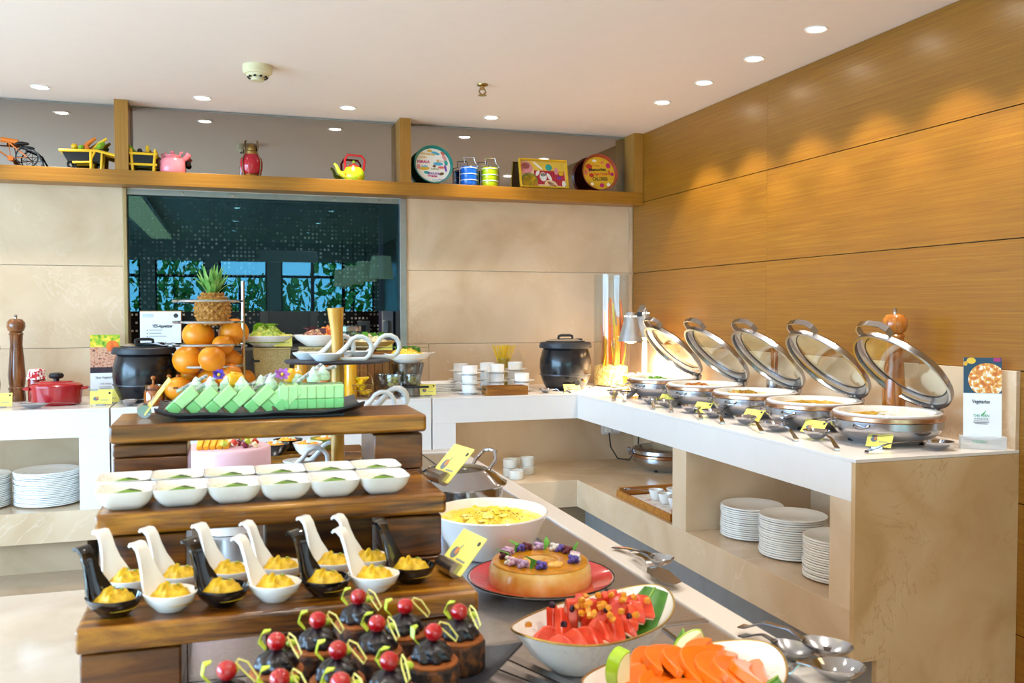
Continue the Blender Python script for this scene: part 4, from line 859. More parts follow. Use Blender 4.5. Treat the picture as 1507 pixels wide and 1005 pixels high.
# glass canister behind the slate stand, juice bottles
t = thing('glass_canister', 'clear lidded glass canister behind the white loop spoons', 'canister', (bx(505, 5.94), 5.94, CT)); zt = AY(507, 480, 5.94).z - CT
G().lathe([(0, 0), (.125, 0), (.125, zt - .03), (.12, zt - .03), (.12, .004), (0, .004)], 36).build('glass', GLASS, t); G().lathe([(.126, zt - .03), (.13, zt - .03), (.13, zt), (.12, zt), (.12, zt - .03)], 36, close=True).build('steel_rim', STEEL, t); G().lathe([(0, .005), (.118, .005), (.118, zt * .55), (0, zt * .58)], 30).build('contents', NOO, t)
OJ = P('orange_juice', 'e0a010', .15, coat=.4)
for px, y, m, lab in ((516, 5.44, OJ, 'tall bottle of yellow juice beside the slate stand'), (474, 5.46, P('peach_juice', 'd88a4a', .2, coat=.4), 'bottle of peach juice between the juices'), (443, 5.44, P('amber_juice', 'c8902c', .2, coat=.4), 'bottle of amber juice by the melon rack')):
    t = thing('juice_bottle', lab, 'bottle', (bx(px, y), y, CT)); G().lathe([(0, 0), (.036, 0), (.038, .01), (.038, .2), (.03, .235), (.018, .25), (.018, .27), (0, .27)], 26).build('bottle', m, t); G().lathe([(0, .27), (.02, .27), (.02, .29), (0, .29)], 18).build('cap', WHITE, t)
# wire basket of yellow pasta
t = thing('wire_basket', 'small wire basket beside the wooden crate', 'basket', (bx(532, 5.44), 5.44, CT))
for z, r in ((.006, .04), (.05, .06), (.085, .072)): G().tube([(r * math.cos(a), r * math.sin(a), z) for a in [i * .2618 for i in range(24)]], .0025, 6, True).build('wire_ring', BRASS, t)
for i in range(10):
    a = i * .6283; G().tube([(.04 * math.cos(a), .04 * math.sin(a), .006), (.06 * math.cos(a), .06 * math.sin(a), .05), (.072 * math.cos(a), .072 * math.sin(a), .085)], .002, 5).build('rib', BRASS, t)
G().tube([(.07 * math.cos(a), 0, .085 + .085 * math.sin(a)) for a in [i * math.pi / 14 for i in range(15)]], .0025, 6).build('handle', BRASS, t)
BAN = P('banana_yellow', 'e8b80c', .4)
for i in range(6):
    t = thing('yellow_pepper', 'curled yellow pepper in the wire basket', 'pepper', (bx(532, 5.44) + .028 * math.cos(i), 5.44 + .028 * math.sin(i), CT + .035 + .016 * i), i * 1.3, 'yellow peppers in the wire basket')
    G().tube([(-.04, 0, .01), (-.02, .012, 0), (.01, .014, 0), (.035, 0, .012)], [.008, .016, .016, .005], 10).build('flesh', BAN, t); G().tube([(-.04, 0, .01), (-.05, -.004, .018)], .003, 6).build('stem', TG, t)
# --- goblets
GOB = clear('goblet_glass', 'f6f8f8', .1); OLV = P('green_olive', '8a8a24', .3, var=.25, coat=.3); OLB = P('black_olive', '1c1828', .25, coat=.3)
rg = random.Random(2)
for px, y, m, lab, og in ((578, 5.42, OLV, 'stemmed glass of green olives in front of the dark olives', 'green olives in the front goblet'), (606, 5.46, OLV, 'stemmed glass of green olives beside the dish card', 'green olives in the goblet by the card'), (563, 5.56, OLB, 'stemmed glass of dark olives behind the green ones', 'dark olives in the goblet')):
    t = thing('goblet', lab, 'glass', (bx(px, y), y, CT)); zz = .14
    G().lathe([(0, 0), (.038, 0), (.036, .004), (.01, .01), (.007, .03), (.009, .045), (.03, .058), (.05, .085), (.054, .115), (.053, .14), (.051, .14), (.05, .115), (.046, .088), (.026, .064), (0, .06)], 32).build('glass', GOB, t)
    for i in range(26):
        rr_ = .036 * math.sqrt(rg.random()); a = rg.random() * 6.28; k = i // 9
        o = thing('olive', f'small {"dark" if m is OLB else "green"} olive among the {og}', 'olive', (bx(px, y) + rr_ * math.cos(a) * (.7 + .2 * k), y + rr_ * math.sin(a) * (.7 + .2 * k), CT + .082 + .017 * k), i, og); G().ball((0, 0, 0), (.0125, .0105, .0105), 10, 7).build('flesh', m, o); G().lathe([(0, 0), (.003, 0), (.003, .001), (0, .001)], 8, (0, 0, .0102)).build('pit_hole', m, o)
# --- napkins
for i in range(5):
    z = CT + i * .011; t = thing('folded_napkin', f'white folded napkin, {ORD[i]} from the bottom of the pile behind the cups', 'napkin', (bx(648, 5.85) + .008 * (i % 2), 5.85, z), R(4 * (i % 3)), 'folded white napkins')
    g = G(); n = 14
    g.prism([(-.15, -.1), (.15, -.1), (.15, .1), (-.15, .1)], .0005, .0105); g.build('cloth', P('napkin_white', 'f4f3f1', .85), t, bevel=.004); G().tube([(-.145, -.1, .0055), (.145, -.1, .0055)], .0048, 8).build('fold', P('napkin_fold', 'f4f3f1', .85), t)
# --- stacked soup cups on saucers
def soup_cup_stack(px, y, n, lab):
    """one saucer under the lowest cup, then cup, saucer, cup ..."""
    x = bx(px, y); z = CT
    for i in range(n):
        s = thing('saucer', f'white saucer, {ORD[i]} from the bottom of {lab}', 'saucer', (x, y, z), 0, 'white soup cup saucers'); G().lathe([(0, 0), (.04, 0), (.045, .004), (.082, .013), (.083, .015), (.046, .008), (0, .008)], 36).build('plate', PORC, s); G().lathe([(.038, -.0), (.042, -.0), (.042, .003), (.038, .003)], 30, close=True).build('foot_ring', PORC, s)
        z += .0085
        c = thing('soup_cup', f'white soup cup, {ORD[i]} from the bottom of {lab}', 'cup', (x, y, z), 0, 'white soup cups'); G().lathe([(0, 0), (.046, 0), (.048, .003), (.05, .05), (.047, .05), (.045, .006), (0, .006)], 36).build('cup', PORC, c); G().lathe([(.049, .046), (.0512, .048), (.0512, .051), (.0475, .051)], 36, close=True).build('rim', PORC, c)
        z += .0515
for px, y, n, lab in ((678, 5.78, 3, 'the cup stack by the napkins'), (691, 5.52, 3, 'the cup stack before the wooden box'), (717, 5.80, 3, 'the cup stack behind the wooden box'), (731, 5.62, 3, 'the middle cup stack at the wooden box'), (758, 5.82, 3, 'the cup stack nearest the pasta vase'), (768, 5.60, 2, 'the short cup stack')): soup_cup_stack(px, y, n, lab)
# --- spaghetti vase
t = thing('pasta_vase', 'glass vase holding a fan of dry yellow spaghetti', 'vase', (bx(741, 5.97), 5.97, CT)); G().lathe([(0, 0), (.045, 0), (.045, .2), (.043, .2), (.043, .004), (0, .004)], 30).build('glass', GLASS, t)
SPAG = P('spaghetti', 'f0c82c', .4); g = G(); rg = random.Random(9)
for i in range(110):
    a = rg.random() * 6.283; q = math.sqrt(rg.random()); tz = AY(741, 508, 5.97).z - CT
    x0, y0 = .03 * q * math.cos(a + math.pi * .7), .03 * q * math.sin(a + math.pi * .7); x1, y1 = .085 * q * math.cos(a), .05 * q * math.sin(a); g.tube([(x0, y0, .006), (x1, y1, tz * (.97 + .05 * rg.random()))], .0012, 4)
o = g.build('spaghetti', SPAG, t, sm=0); o['kind'] = 'stuff'
# --- wooden box
t = thing('wooden_box', 'small open wooden box with handle slot in front of the cups', 'box', (bx(743, 5.42), 5.42, CT), R(2)); BW = wood('box_wood', '5a3008', '86500f', 'a06a1c', (3, 40, 40), .4)
for a in ((-.135, .135, -.06, -.052, 0, .055), (-.135, .135, .052, .06, 0, .055), (-.135, -.127, -.052, .052, 0, .055), (.127, .135, -.052, .052, 0, .055)): G().bb(*a).build('side', BW, t, sm=0, bevel=.0015)
G().bb(-.127, .127, -.052, .052, 0, .006).build('bottom', BW, t, sm=0); G().bb(-.1355, -.1348, -.025, .025, .03, .042).build('handle_slot', RUBB, t, sm=0)
# --- tall glass cylinder of pasta and twigs
CXp, CYp = bx(899, 5.83), 5.83
t = thing('glass_cylinder', 'tall clear glass cylinder holding dried stalks and grains', 'vase', (CXp, CYp, CT)); zt = AY(899, 404, CYp).z - CT
G().lathe([(0, 0), (.122, 0), (.122, zt), (.117, zt), (.117, .008), (0, .008)], 44).build('glass', clear('cylinder_glass', 'f8fafa', .025, 0, .12), t)
G().mound(.115, .115, .02, (0, 0, .135), rough=.5, ns=80).build('grain_top', blobs('pasta_grain', [(.3, 'c89a4a'), (.55, 'e0c078'), (.8, 'f0dca0')], 130, .6, 'vor', bump=.5), t); G().lathe([(0, .009), (.1165, .009), (.1165, .135), (0, .135)], 36).build('grain', blobs('pasta_grains', [(.3, 'c89a4a'), (.55, 'e0c078'), (.8, 'f0dca0')], 130, .6, 'vor', bump=.5), t)
rg = random.Random(5); SC = ['e8843c', 'eca03c', 'e07a3c', 'ecc83c', 'dc9a7a', 'dcd04a']
for i in range(18):
    a = rg.random() * 6.28; q = .09 * math.sqrt(rg.random()); x, y = q * math.cos(a), q * math.sin(a); h = .3 + .2 * rg.random()
    G().tube([(x, y, .12), (x + .01, y, .12 + h * .5), (x + rg.uniform(-.01, .01), y, .12 + h)], [.011, .012, .006], 8).build('dried_stalk', P('stalk_tone', SC[i % 6], .55), t)
for i, (x, s) in enumerate(((-.085, 1), (.0, -1), (.06, 1))): G().ribbon([(x, -.06, .14), (x + .015 * s, -.07, .22), (x + .03 * s, -.06, .32)], [.02, .035, .004], .003, side=(.6, .8, 0)).build('dried_leaf', P('leaf_yellow', 'd8b820', .5), t, sm=60)
# --- heat lamp
LX, LY = 2.735, 5.62
t = thing('heat_lamp', 'steel carving heat lamp with two conical shades in the corner', 'lamp', (LX, LY, CT)); AL = P('satin_aluminium', 'b8bcc0', .35, .85); zt = AX(950, 455, LX).z - CT
zt = AY(950, 450, LY).z - CT
G().bb(-.07, .09, -.07, .09, 0, .012).build('base', STEEL, t, bevel=.003)
tip = Vector((bx(912, LY) - LX, -.3, 0))
arm = [(0, 0, .012), (0, 0, zt * .8), (-.005, -.012, zt * .93), (-.02, -.04, zt), (-.04, -.09, zt + .002)]
G().ribbon([(0.02, .02, .012), (0.02, .02, zt * .82), (0.012, .005, zt * .95), (-.02, -.03, zt), (-.06, -.1, zt - .01), (-.15, -.25, zt - .055)], .034, .012, side=(.857, -.514, 0)).build('arm', AL, t, sm=50); 
def shade(x, y, z):
    o = G().lathe([(.028, 0), (.082, -.19), (.079, -.19), (.025, 0), (.0, .0), (.0, .006), (.026, .006)], 36, (x, y, z)).build('lamp_shade', AL, t)
    for k in range(9): a = k * .698; G().ball((x + .036 * math.cos(a), y + .036 * math.sin(a), z - .028), .004, 8, 6).build('vent_glow', LENS, o)  # glowing beads stand in for bulb light showing through the vents
    G().ball((x, y, z - .17), (.05, .05, .035), 20, 12).build('bulb', emis('heat_bulb', 'ffd8a0', 14.0), t)
    l = bpy.data.lights.new('heat_light', 'SPOT'); l.energy = 75; l.spot_size = R(150); l.spot_blend = .6; l.color = (1., .80, .52); l.shadow_soft_size = .04
    q = bpy.data.objects.new('heat_light', l); COL.objects.link(q); q.parent = t; q.location = (x, y, z - .21)
p1 = AY(928, 470, LY - .24); p2 = AY(948, 452, LY - .12)
shade(p1.x - LX, -.24, AY(921, 458, LY - .24).z - CT - .006); shade(p2.x - LX + .005, -.1, AY(948, 452, LY - .1).z - CT - .012)
G().box((-.155, -.258, zt - .057), (.036, .014, .03), (0, 0, R(-31))).build('end_cap', RUBB, t, bevel=.002)
# --- golden bowl glowing under the lamp, with white papers
gx, gy = 2.62, 5.48
t = thing('golden_bowl', 'golden bowl under the heat lamp', 'bowl', (gx, gy, CT)); G().lathe([(0, 0), (.05, 0), (.085, .04), (.1, .09), (.097, .09), (.08, .042), (.045, .006), (0, .006)], 36).build('bowl', P('gold_glaze', 'd89a20', .25, .5), t); G().lathe([(.046, -.0), (.055, -.0), (.05, .006), (.045, .006)], 30, close=True).build('foot', P('gold_foot', 'b87a18', .3, .5), t)
rg = random.Random(8)
for i in range(14):
    a = i * .449; o = thing('rice_cracker', 'crisp pale cracker in the golden bowl', 'cracker', (gx + .05 * math.cos(a * 3), gy + .05 * math.sin(a * 3), CT + .075 + .004 * (i % 5)), a, 'pale crackers in the golden bowl')
    G().ribbon([(-.05, 0, .0), (-.01, 0, .012), (.03, 0, .004), (.055, 0, .022)], [.03, .06, .055, .02], .002, side=(0, 1, .3)).build('wafer', P('wafer_cream', 'f4ead4', .6), o, sm=60); G().ball((.0, 0, .011), (.01, .008, .003), 8, 6).build('blister', P('wafer_tan', 'e8d8b0', .6), o)
# ================================================================== chafing dishes along the side counter
CHX = 2.545; RW = .213
LIDG = clear('lid_glass', 'eef2ee', .10, .02, .5)
def chafer(y, food, label, closed=False, loc=None, heap=None, rz=0.0):
    t = thing('chafing_dish', label, 'chafing dish', loc or (CHX, y, CT), rz, None)
    G().lathe([(0, 0), (.13, 0), (.135, .004), (.15, .012), (.192, .038), (.207, .058), (.209, .064), (0, .064)], 56).build('water_pan', STEEL, t)
    G().lathe([(.2, .064), (RW, .064), (RW + .001, .07), (RW + .001, .094), (RW - .003, .096), (.2, .096)], 56, close=True).build('body_ring', BRUSH, t)
    G().lathe([(.19, .096), (RW + .003, .096), (RW + .005, .099), (RW + .004, .112), (RW - .004, .115), (.19, .115)], 56, close=True).build('bronze_ring', COPPER, t)
    for a in (R(150), R(-60), R(60), R(-150)): G().lathe([(0, 0), (.012, 0), (.014, .014), (0, .014)], 12, (.135 * math.cos(a), .135 * math.sin(a), .0)).build('foot', RUBB, t)
    for a in (R(205), R(150)):
        m = Matrix.Rotation(a, 3, 'Z'); pts = [m @ Vector(p) for p in ((RW - .002, -.03, .084), (RW + .016, -.028, .076), (RW + .02, 0, .07), (RW + .016, .028, .076), (RW - .002, .03, .084))]
        if not closed: G().tube(pts, .004, 8).build('side_handle', STEEL, t)
    if not closed:
        G().lathe([(.2, .112), (.204, .115), (.207, .122), (.202, .126), (.184, .124), (.176, .1), (.172, .1), (.18, .08), (.198, .1)], 56, close=True).build('porcelain_insert', PORC, t)
        q = G().mound(.18, .18, .012, (0, 0, .1), n=48, rough=.9, ns=40, seed=int(y * 10)).build('food', food, t)
        if heap:
            for hx_, hy_, hr, hm in heap: G().mound(hr * 1.5, hr, .022, (hx_, hy_, .104), rough=.6, ns=70, seed=int(hx_ * 100)).build('food_heap', hm, t)
    # lid about the hinge at +x
    lid = bpy.data.objects.new('lid', None)
    ang = 0 if closed else R(44); hz = .118
    m = Matrix.Translation((RW + .012, 0, hz)) @ Matrix.Rotation(ang, 4, 'Y') @ Matrix.Translation((-RW - .012, 0, 0))
    m3 = m.to_3x3(); o3 = m.translation; bpy.data.objects.remove(lid)
    fr = G().lathe([(RW + .004, 0), (RW + .006, .004), (RW + .003, .024), (RW - .012, .036), (RW - .034, .04), (RW - .036, .036), (RW - .016, .032), (RW - .004, .02), (RW - .006, 0)], 64, o3, m=m3, close=True).build('lid_frame', BRUSH, t)
    G().lathe([(0, .052), (.09, .049), (RW - .034, .037), (RW - .034, .0355), (.09, .0475), (0, .0505)], 48, o3, m=m3).build('lid_glass', LIDG, t)
    G().lathe([(RW - .034, .034), (RW - .030, .034), (RW - .030, .038), (RW - .034, .038)], 56, o3, m=m3, close=True).build('lid_gasket', RUBB, fr)
    def L(p): return m @ Vector(p)
    G().ribbon([L(p) for p in ((-RW + .02, -.088, .03), (-RW - .014, -.086, .034), (-RW - .036, -.062, .036), (-RW - .044, 0, .036), (-RW - .036, .062, .036), (-RW - .014, .086, .034), (-RW + .02, .088, .03))], .026, .006, side=m3 @ Vector((0, 0, 1))).build('lid_handle', BRUSH, fr, sm=40)
    for yy in (-.03, .03):
        G().cyl(L((RW - .02, yy, .0)), .006, -.005, 10, m3).build('lid_bolt', STEEL, fr)
    G().box((RW + .014, 0, .115), (.03, .07, .028)).build('hinge', DSTEEL, t, bevel=.004); G().cyl((RW + .02, -.045, hz), .011, .09, 14, 'y').build('hinge_pin', STEEL, t)
    G().box(L((RW + .022, 0, .016)), (.02, .05, .03), m3.to_euler()).build('hinge_arm', DSTEEL, t, bevel=.003)
    return t
PEAG = blobs('pea_green', [(.35, '4a8a24'), (.6, '8ac048')], 90, .5, bump=.4); SAUCE = blobs('red_gravy', [(.3, 'a8481c'), (.55, 'd0802c'), (.8, 'e8c890')], 40, .3, bump=.2)
CREAMF = blobs('cream_gravy', [(.3, 'd8c8a0'), (.6, 'ece0c4')], 25, .35, bump=.1); CURF = blobs('yellow_curry', [(.3, 'c88a14'), (.55, 'e0b030'), (.8, 'e8cc70')], 30, .3, bump=.2)
TIKKA = blobs('browned_veg', [(.3, '8a4a10'), (.5, 'c8901c'), (.65, '7a8a1c'), (.8, 'e8b83a')], 80, .5, bump=.5); RICE = blobs('steamed_rice', [(.3, 'dcd4c4'), (.6, 'f4f0e6')], 190, .6, bump=.5)
CHY = [3.0, 3.475, 3.95, 4.45, 4.96]
chafer(CHY[4], CREAMF, 'open steel chafing dish of green pea gravy beside the heat lamp', heap=[(-.05, .0, .07, PEAG)])
chafer(CHY[3], CREAMF, 'open steel chafing dish of red gravy, next to the pea gravy', heap=[(-.04, .02, .06, SAUCE)])
chafer(CHY[2], CREAMF, 'open steel chafing dish heaped with browned vegetables', heap=[(-.06, .02, .07, TIKKA)])
chafer(CHY[1], CURF, 'open steel chafing dish of yellow curry')
chafer(CHY[0], CURF, 'open steel chafing dish of yellow curry and white rice at the counter end', heap=[(.06, -.03, .09, RICE)])
# --- serving spoons and yellow cards in front of them
SP = [((916, 577), (914, 587), 'beside the pea gravy, by the wall'), ((936, 579), (929, 589), 'beside the pea gravy, by its card'), ((970, 588), (973, 600), 'before the pea gravy card'), ((993, 593), (1000, 604), 'before the red gravy dish'),
      ((1031, 601), (1044, 615), 'before the red gravy card'), ((1063, 608), (1076, 621), 'before the browned vegetables'), ((1111, 618), (1134, 634), 'before the browned vegetables card'), ((1157, 628), (1186, 646), 'before the yellow curry'), ((1217, 640), (1247, 660), 'before the yellow curry card')]
for a, b, lab in SP: sspoon(AZ(a[0] - 3, a[1] + 6, CT) - Vector((.04, 0, 0)), AZ(b[0], b[1] + 3, CT) - Vector((.045, 0, 0)), .125, .105, 'steel serving spoon with square handle end ' + lab, lift=.02)
sspoon(AZ(1380, 662, CT), AZ(1276, 668, CT), .125, .09, 'long steel serving spoon before the rice dish', lift=.02)
sspoon(AZ(905, 571, CT), AZ(868, 572, CT), .09, .06, 'steel spoon lying near the tall glass cylinder', lift=.015)
for px, py, lab in ((980, 587, 'pea gravy chafing dish'), (1033, 600, 'red gravy chafing dish'), (1107, 612, 'browned vegetables chafing dish'), (1197, 630, 'yellow curry chafing dish')):
    c = AZ(px - 4, py + 9, CT); card('a', c, R(-76), .115, .066, 40, f'yellow dish card in front of the {lab}')
c = AZ(1292, 660, CT); card('a', c, R(-58), .095, .075, 36, 'yellow dish card in front of the rice chafing dish')
# wooden salad servers in a jar behind the third dish
t = thing('utensil_jar', 'small steel jar of wooden spoons behind the chafing dishes', 'jar', (2.80, AX(1140, 520, 2.80).y, CT)); G().lathe([(0, 0), (.04, 0), (.042, .16), (.039, .16), (.037, .004), (0, .004)], 24).build('jar', BRUSH, t)
for s in (-1, 1): G().tube([(s * .008, 0, .01), (s * .02, s * .01, .3), (s * .024, s * .012, .36)], [.009, .009, .014], 10).build('wooden_spoon', MILLO, t)
# --- wall socket and cables below the worktop
t = thing('socket_box', 'white double wall socket box under the counter corner', 'socket', (AY(897, 632, YB - .09).x, YB - .09, AY(897, 631, YB - .09).z)); G().bb(-.07, .07, -.035, -.0005, -.035, .035).build('box', WHITE, t, bevel=.004)
for x in (-.032, .036): G().bb(x - .024, x + .024, -.06, -.035, -.018, .024).build('plug', P('plug_white', 'e8e6e2', .4), t, bevel=.005)
zs = t.location.z; X0 = t.location.x
o = tag(G().tube([(X0 - .03, 5.94, zs - .02), (X0 - .025, 5.92, zs - .12), (X0 + .02, 5.9, zs - .2), (X0 + .1, 5.88, zs - .215), (X0 + .16, 5.86, zs - .13), (X0 + .165, 5.85, zs + .02), (X0 + .165, 5.85, zs + .12)], .005, 8).build('power_cable', RUBB), 'black power cable looping down from the wall socket', 'cable')
o = tag(G().tube([(X0 + .1, 5.93, zs + .1), (X0 + .105, 5.92, zs + .0), (X0 + .13, 5.9, zs - .035), (X0 + .16, 5.89, zs - .01), (X0 + .172, 5.88, zs + .1)], .004, 8).build('power_cable', RUBB), 'short black power cable hanging beside the socket', 'cable')
# --- under the counter: closed chafing dish, tray of cups, plates, ramekins
chafer(0, CREAMF, 'closed round chafing dish on the marble shelf below', True, (AZ(975, 690, .35).x, AZ(975, 690, .35).y - .02, .351), rz=R(160))
TW = wood('tray_wood', '7a4a14', 'a86a20', 'c08434', (3, 40, 40), .4)
tl = AZ(918, 733, .351); t = thing('wooden_tray', 'wooden serving tray with printed liner on the marble shelf', 'tray', (2.36, 4.43, .351)); a0, a1, b0, b1 = -.21, .2, -.33, .33
G().bb(a0, a1, b0, b1, 0, .008).build('base', TW, t, sm=0, bevel=.001)
for q in ((a0, a0 + .014, b0, b1, .008, .04), (a1 - .014, a1, b0, b1, .008, .04), (a0 + .014, a1 - .014, b0, b0 + .014, .008, .055), (a0 + .014, a1 - .014, b1 - .014, b1, .008, .055)): G().bb(*q).build('side', TW, t, sm=0, bevel=.002)
G().bb(a0 + .03, a1 - .03, b0 + .03, b1 - .03, .008, .0095).build('liner', blobs('printed_liner', [(.3, 'd8a8a8'), (.45, 'f0ece8'), (.7, 'f4f2f0')], 18, .6, bump=0), t, sm=0)
k = 0
for i in range(2):
    for j in range(4):
        z = .362; x = 2.36 - .05 + i * .11; y = 4.43 - .2 + j * .115
        c = thing('tea_cup', f'white tea cup in the wooden tray, {ORD[j]} along the {("outer", "inner")[i]} row', 'cup', (x, y, z), 0, 'white cups in the wooden tray'); G().lathe([(0, 0), (.024, 0), (.03, .012), (.042, .058), (.0395, .058), (.028, .014), (0, .006)], 28).build('cup', PORC, c); G().tube([(.036, 0, .045), (.056, 0, .045), (.058, 0, .028), (.034, 0, .018)], .004, 8).build('handle', PORC, c)
sspoon((2.2, 4.72, .392), (2.32, 4.62, .382), .05, .03, 'teaspoon resting on the wooden tray edge', hook=False, lift=.004)
def plate_proto():
    return [(0, 0), (.075, 0), (.082, .001), (.134, .0075), (.1365, .0095), (.1365, .0135), (.133, .0155), (.086, .0085), (.074, .0055), (0, .0055)]
def plates(x, y, z, n, lab, grp, dz=.0097, s=1.0):
    rg = random.Random(n + int(x * 10)); first = None
    for i in range(n):
        loc = (x + rg.uniform(-.003, .003), y + rg.uniform(-.003, .003), z + i * dz); lb = f'white dinner plate, {ORD[i]} from the bottom of {lab}'
        if first is None:
            first = thing('dinner_plate', lb, 'plate', loc, 0, grp); first.scale = (s, s, 1)
            G().lathe(plate_proto(), 44).build('plate', PORC, first); G().lathe([(.07, -.0), (.076, -.0), (.076, .002), (.07, .002)], 36, close=True).build('foot_ring', PORC, first)
        else: copy_tree(first, loc, 0, lb)
plates(2.40, 3.742, .351, 15, 'the stack by the marble divider', 'stacked dinner plates', s=1.08)
plates(2.385, 3.39, .351, 18, 'the middle stack on the marble shelf', 'stacked dinner plates', s=1.08)
plates(2.36, 3.035, .351, 17, 'the stack by the end panel', 'stacked dinner plates', s=1.08)
plates(AZ(72, 738, .351).x, 5.58, .351, 19, 'the stack by the white leg panel', 'stacked dinner plates', s=1.25)
plates(AZ(-24, 738, .351).x, 5.58, .351, 18, 'the stack further along the white counter niche', 'stacked dinner plates', s=1.25)
RAM = [(751, 700, 0), (776, 697, 0), (760, 704, 0), (751, 700, 1), (776, 697, 1), (768, 688, 0)]
for i, (px, py, l) in enumerate(RAM):
    b = AZ(px, py, .351); lab = ('lower ramekin behind the steel pot', 'lower ramekin beside the corner ledge', 'single ramekin before the stacked ones', 'upper ramekin behind the steel pot', 'upper ramekin beside the corner ledge', 'ramekin hidden behind the stacked ones')[i]
    c = thing('ramekin', 'small straight white ' + lab, 'ramekin', (b.x, b.y + (.14 if i == 5 else 0), .351 + l * .056), 0, 'white ramekins'); G().lathe([(0, 0), (.046, 0), (.048, .004), (.049, .055), (.045, .055), (.043, .006), (0, .006)], 30).build('cup', P('ramekin_glaze', 'e8e4da', .2), c); G().lathe([(.046, .05), (.0505, .051), (.0505, .055), (.046, .055)], 30, close=True).build('rim', PORC, c)
# ================================================================== the island: stepped wooden risers
TZ = {1: 1.04, 2: 1.14, 3: 1.24}; TY0 = {1: 1.194, 2: 1.385, 3: 1.615}; TY1 = {1: 1.375, 2: 1.60, 3: 1.80}; TX0, TX1 = -.180, .332; PT = .032
IZ2 = IZ + .001
for k, lab in ((1, 'lowest wooden step riser carrying the porcelain spoons'), (2, 'middle wooden step riser carrying the square bowls'), (3, 'tallest wooden step riser carrying the green jelly platter')):
    x0, x1 = (TX0, TX1) if k < 3 else (TX0 - .006, TX1 + .018); cx_ = (x0 + x1) / 2; y0, y1 = TY0[k], TY1[k]
    t = thing('wooden_riser', lab, 'riser', (cx_, (y0 + y1) / 2, IZ2)); hx, hy, h = (x1 - x0) / 2, (y1 - y0) / 2, TZ[k] - IZ2
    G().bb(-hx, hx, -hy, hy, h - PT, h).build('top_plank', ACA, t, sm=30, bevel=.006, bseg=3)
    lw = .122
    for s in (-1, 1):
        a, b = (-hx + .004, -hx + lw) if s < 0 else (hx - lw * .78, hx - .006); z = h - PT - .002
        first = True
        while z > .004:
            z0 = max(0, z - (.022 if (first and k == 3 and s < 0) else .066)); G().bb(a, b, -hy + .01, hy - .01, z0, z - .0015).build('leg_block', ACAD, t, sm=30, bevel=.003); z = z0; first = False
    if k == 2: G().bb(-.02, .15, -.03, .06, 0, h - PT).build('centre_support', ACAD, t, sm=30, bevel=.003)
# a low riser under the pastry platter
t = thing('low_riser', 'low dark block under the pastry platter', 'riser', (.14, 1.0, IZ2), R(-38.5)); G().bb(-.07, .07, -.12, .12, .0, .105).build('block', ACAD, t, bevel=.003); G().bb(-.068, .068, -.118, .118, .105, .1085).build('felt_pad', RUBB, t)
# --- square bowls
GRN = blobs('green_pudding', [(.3, 'b8c890'), (.5, 'd8dcc0'), (.7, 'e6e8d6')], 30, .15, bump=.05, coat=.6); LEAFB = P('mint_leaf', '6a9a1c', .35, var=.3); CHS = P('dark_seed', '3a3038', .4)
def sq_profile(n, r, k=6.5):
    pts = []
    for i in range(n):
        a = 2 * math.pi * i / n + math.pi / 4 * 0; c, s = math.cos(a), math.sin(a); q = (abs(c) ** k + abs(s) ** k) ** (-1 / k); pts.append((r * q * c, r * q * s))
    return pts
def loft(rings, cap0=True, cap1=True):
    V = []; Fc = []; n = len(rings[0])
    for rg_ in rings: V += rg_
    for j in range(len(rings) - 1):
        for i in range(n):
            i2 = (i + 1) % n; Fc.append((j * n + i, j * n + i2, (j + 1) * n + i2, (j + 1) * n + i))
    if cap0: Fc.append(tuple(reversed(range(n))))
    if cap1: Fc.append(tuple(range((len(rings) - 1) * n, len(rings) * n)))
    return V, Fc
def square_bowl_proto():
    t = thing('square_bowl', 'x', 'bowl')
    rings = []
    for r, z in ((.022, 0), (.0225, .0), (.031, .008), (.037, .017), (.0405, .027), (.041, .0285), (.039, .0285), (.035, .018), (.029, .009), (.02, .004)): rings.append([(x, y * 1.06, z) for x, y in sq_profile(40, r)])
    V, Fc = loft(rings); G().add(V, Fc).build('bowl', PORC, t, sm=45)
    V, Fc = loft([[(x, y, .015) for x, y in sq_profile(40, .033)], [(x, y, .0195) for x, y in sq_profile(40, .0358)]]); q = G().add(V, Fc).build('pudding', GRN, t, sm=45)
    G().ribbon([(-.02, -.004, .0205), (-.004, -.008, .0245), (.02, -.004, .0215)], [.004, .016, .003], .0015, side=(.2, 1, 0)).build('mint_leaf', LEAFB, t, sm=60); G().ribbon([(-.012, .008, .0205), (.004, .007, .024), (.02, .005, .021)], [.003, .012, .003], .0015, side=(0, 1, 0)).build('basil_leaf', P('basil_dark', '3a4a3a', .35), t, sm=60)
    return t
proto = None
for row, pts in ((0, [(187, 745), (267, 739), (345, 734), (419, 729), (490, 725), (562, 720)]), (1, [(184, 712), (262, 707), (338, 703), (412, 699), (484, 695), (552, 692)])):
    for i, (px, py) in enumerate(pts):
        c = AZ(px, py, TZ[2]) + Vector((0, .021 if row == 0 else .0, .0005)); c.y = 1.432 if row == 0 else 1.53; c.x = AY(px, py, c.y).x
        lb = f'white square pudding bowl, {ORD[i]} from the floor side, {("front", "rear")[row]} row of the middle riser'
        if proto is None: proto = square_bowl_proto(); proto.location = c; proto['label'] = lb; proto['group'] = 'square pudding bowls'
        else: copy_tree(proto, c, 0, lb)
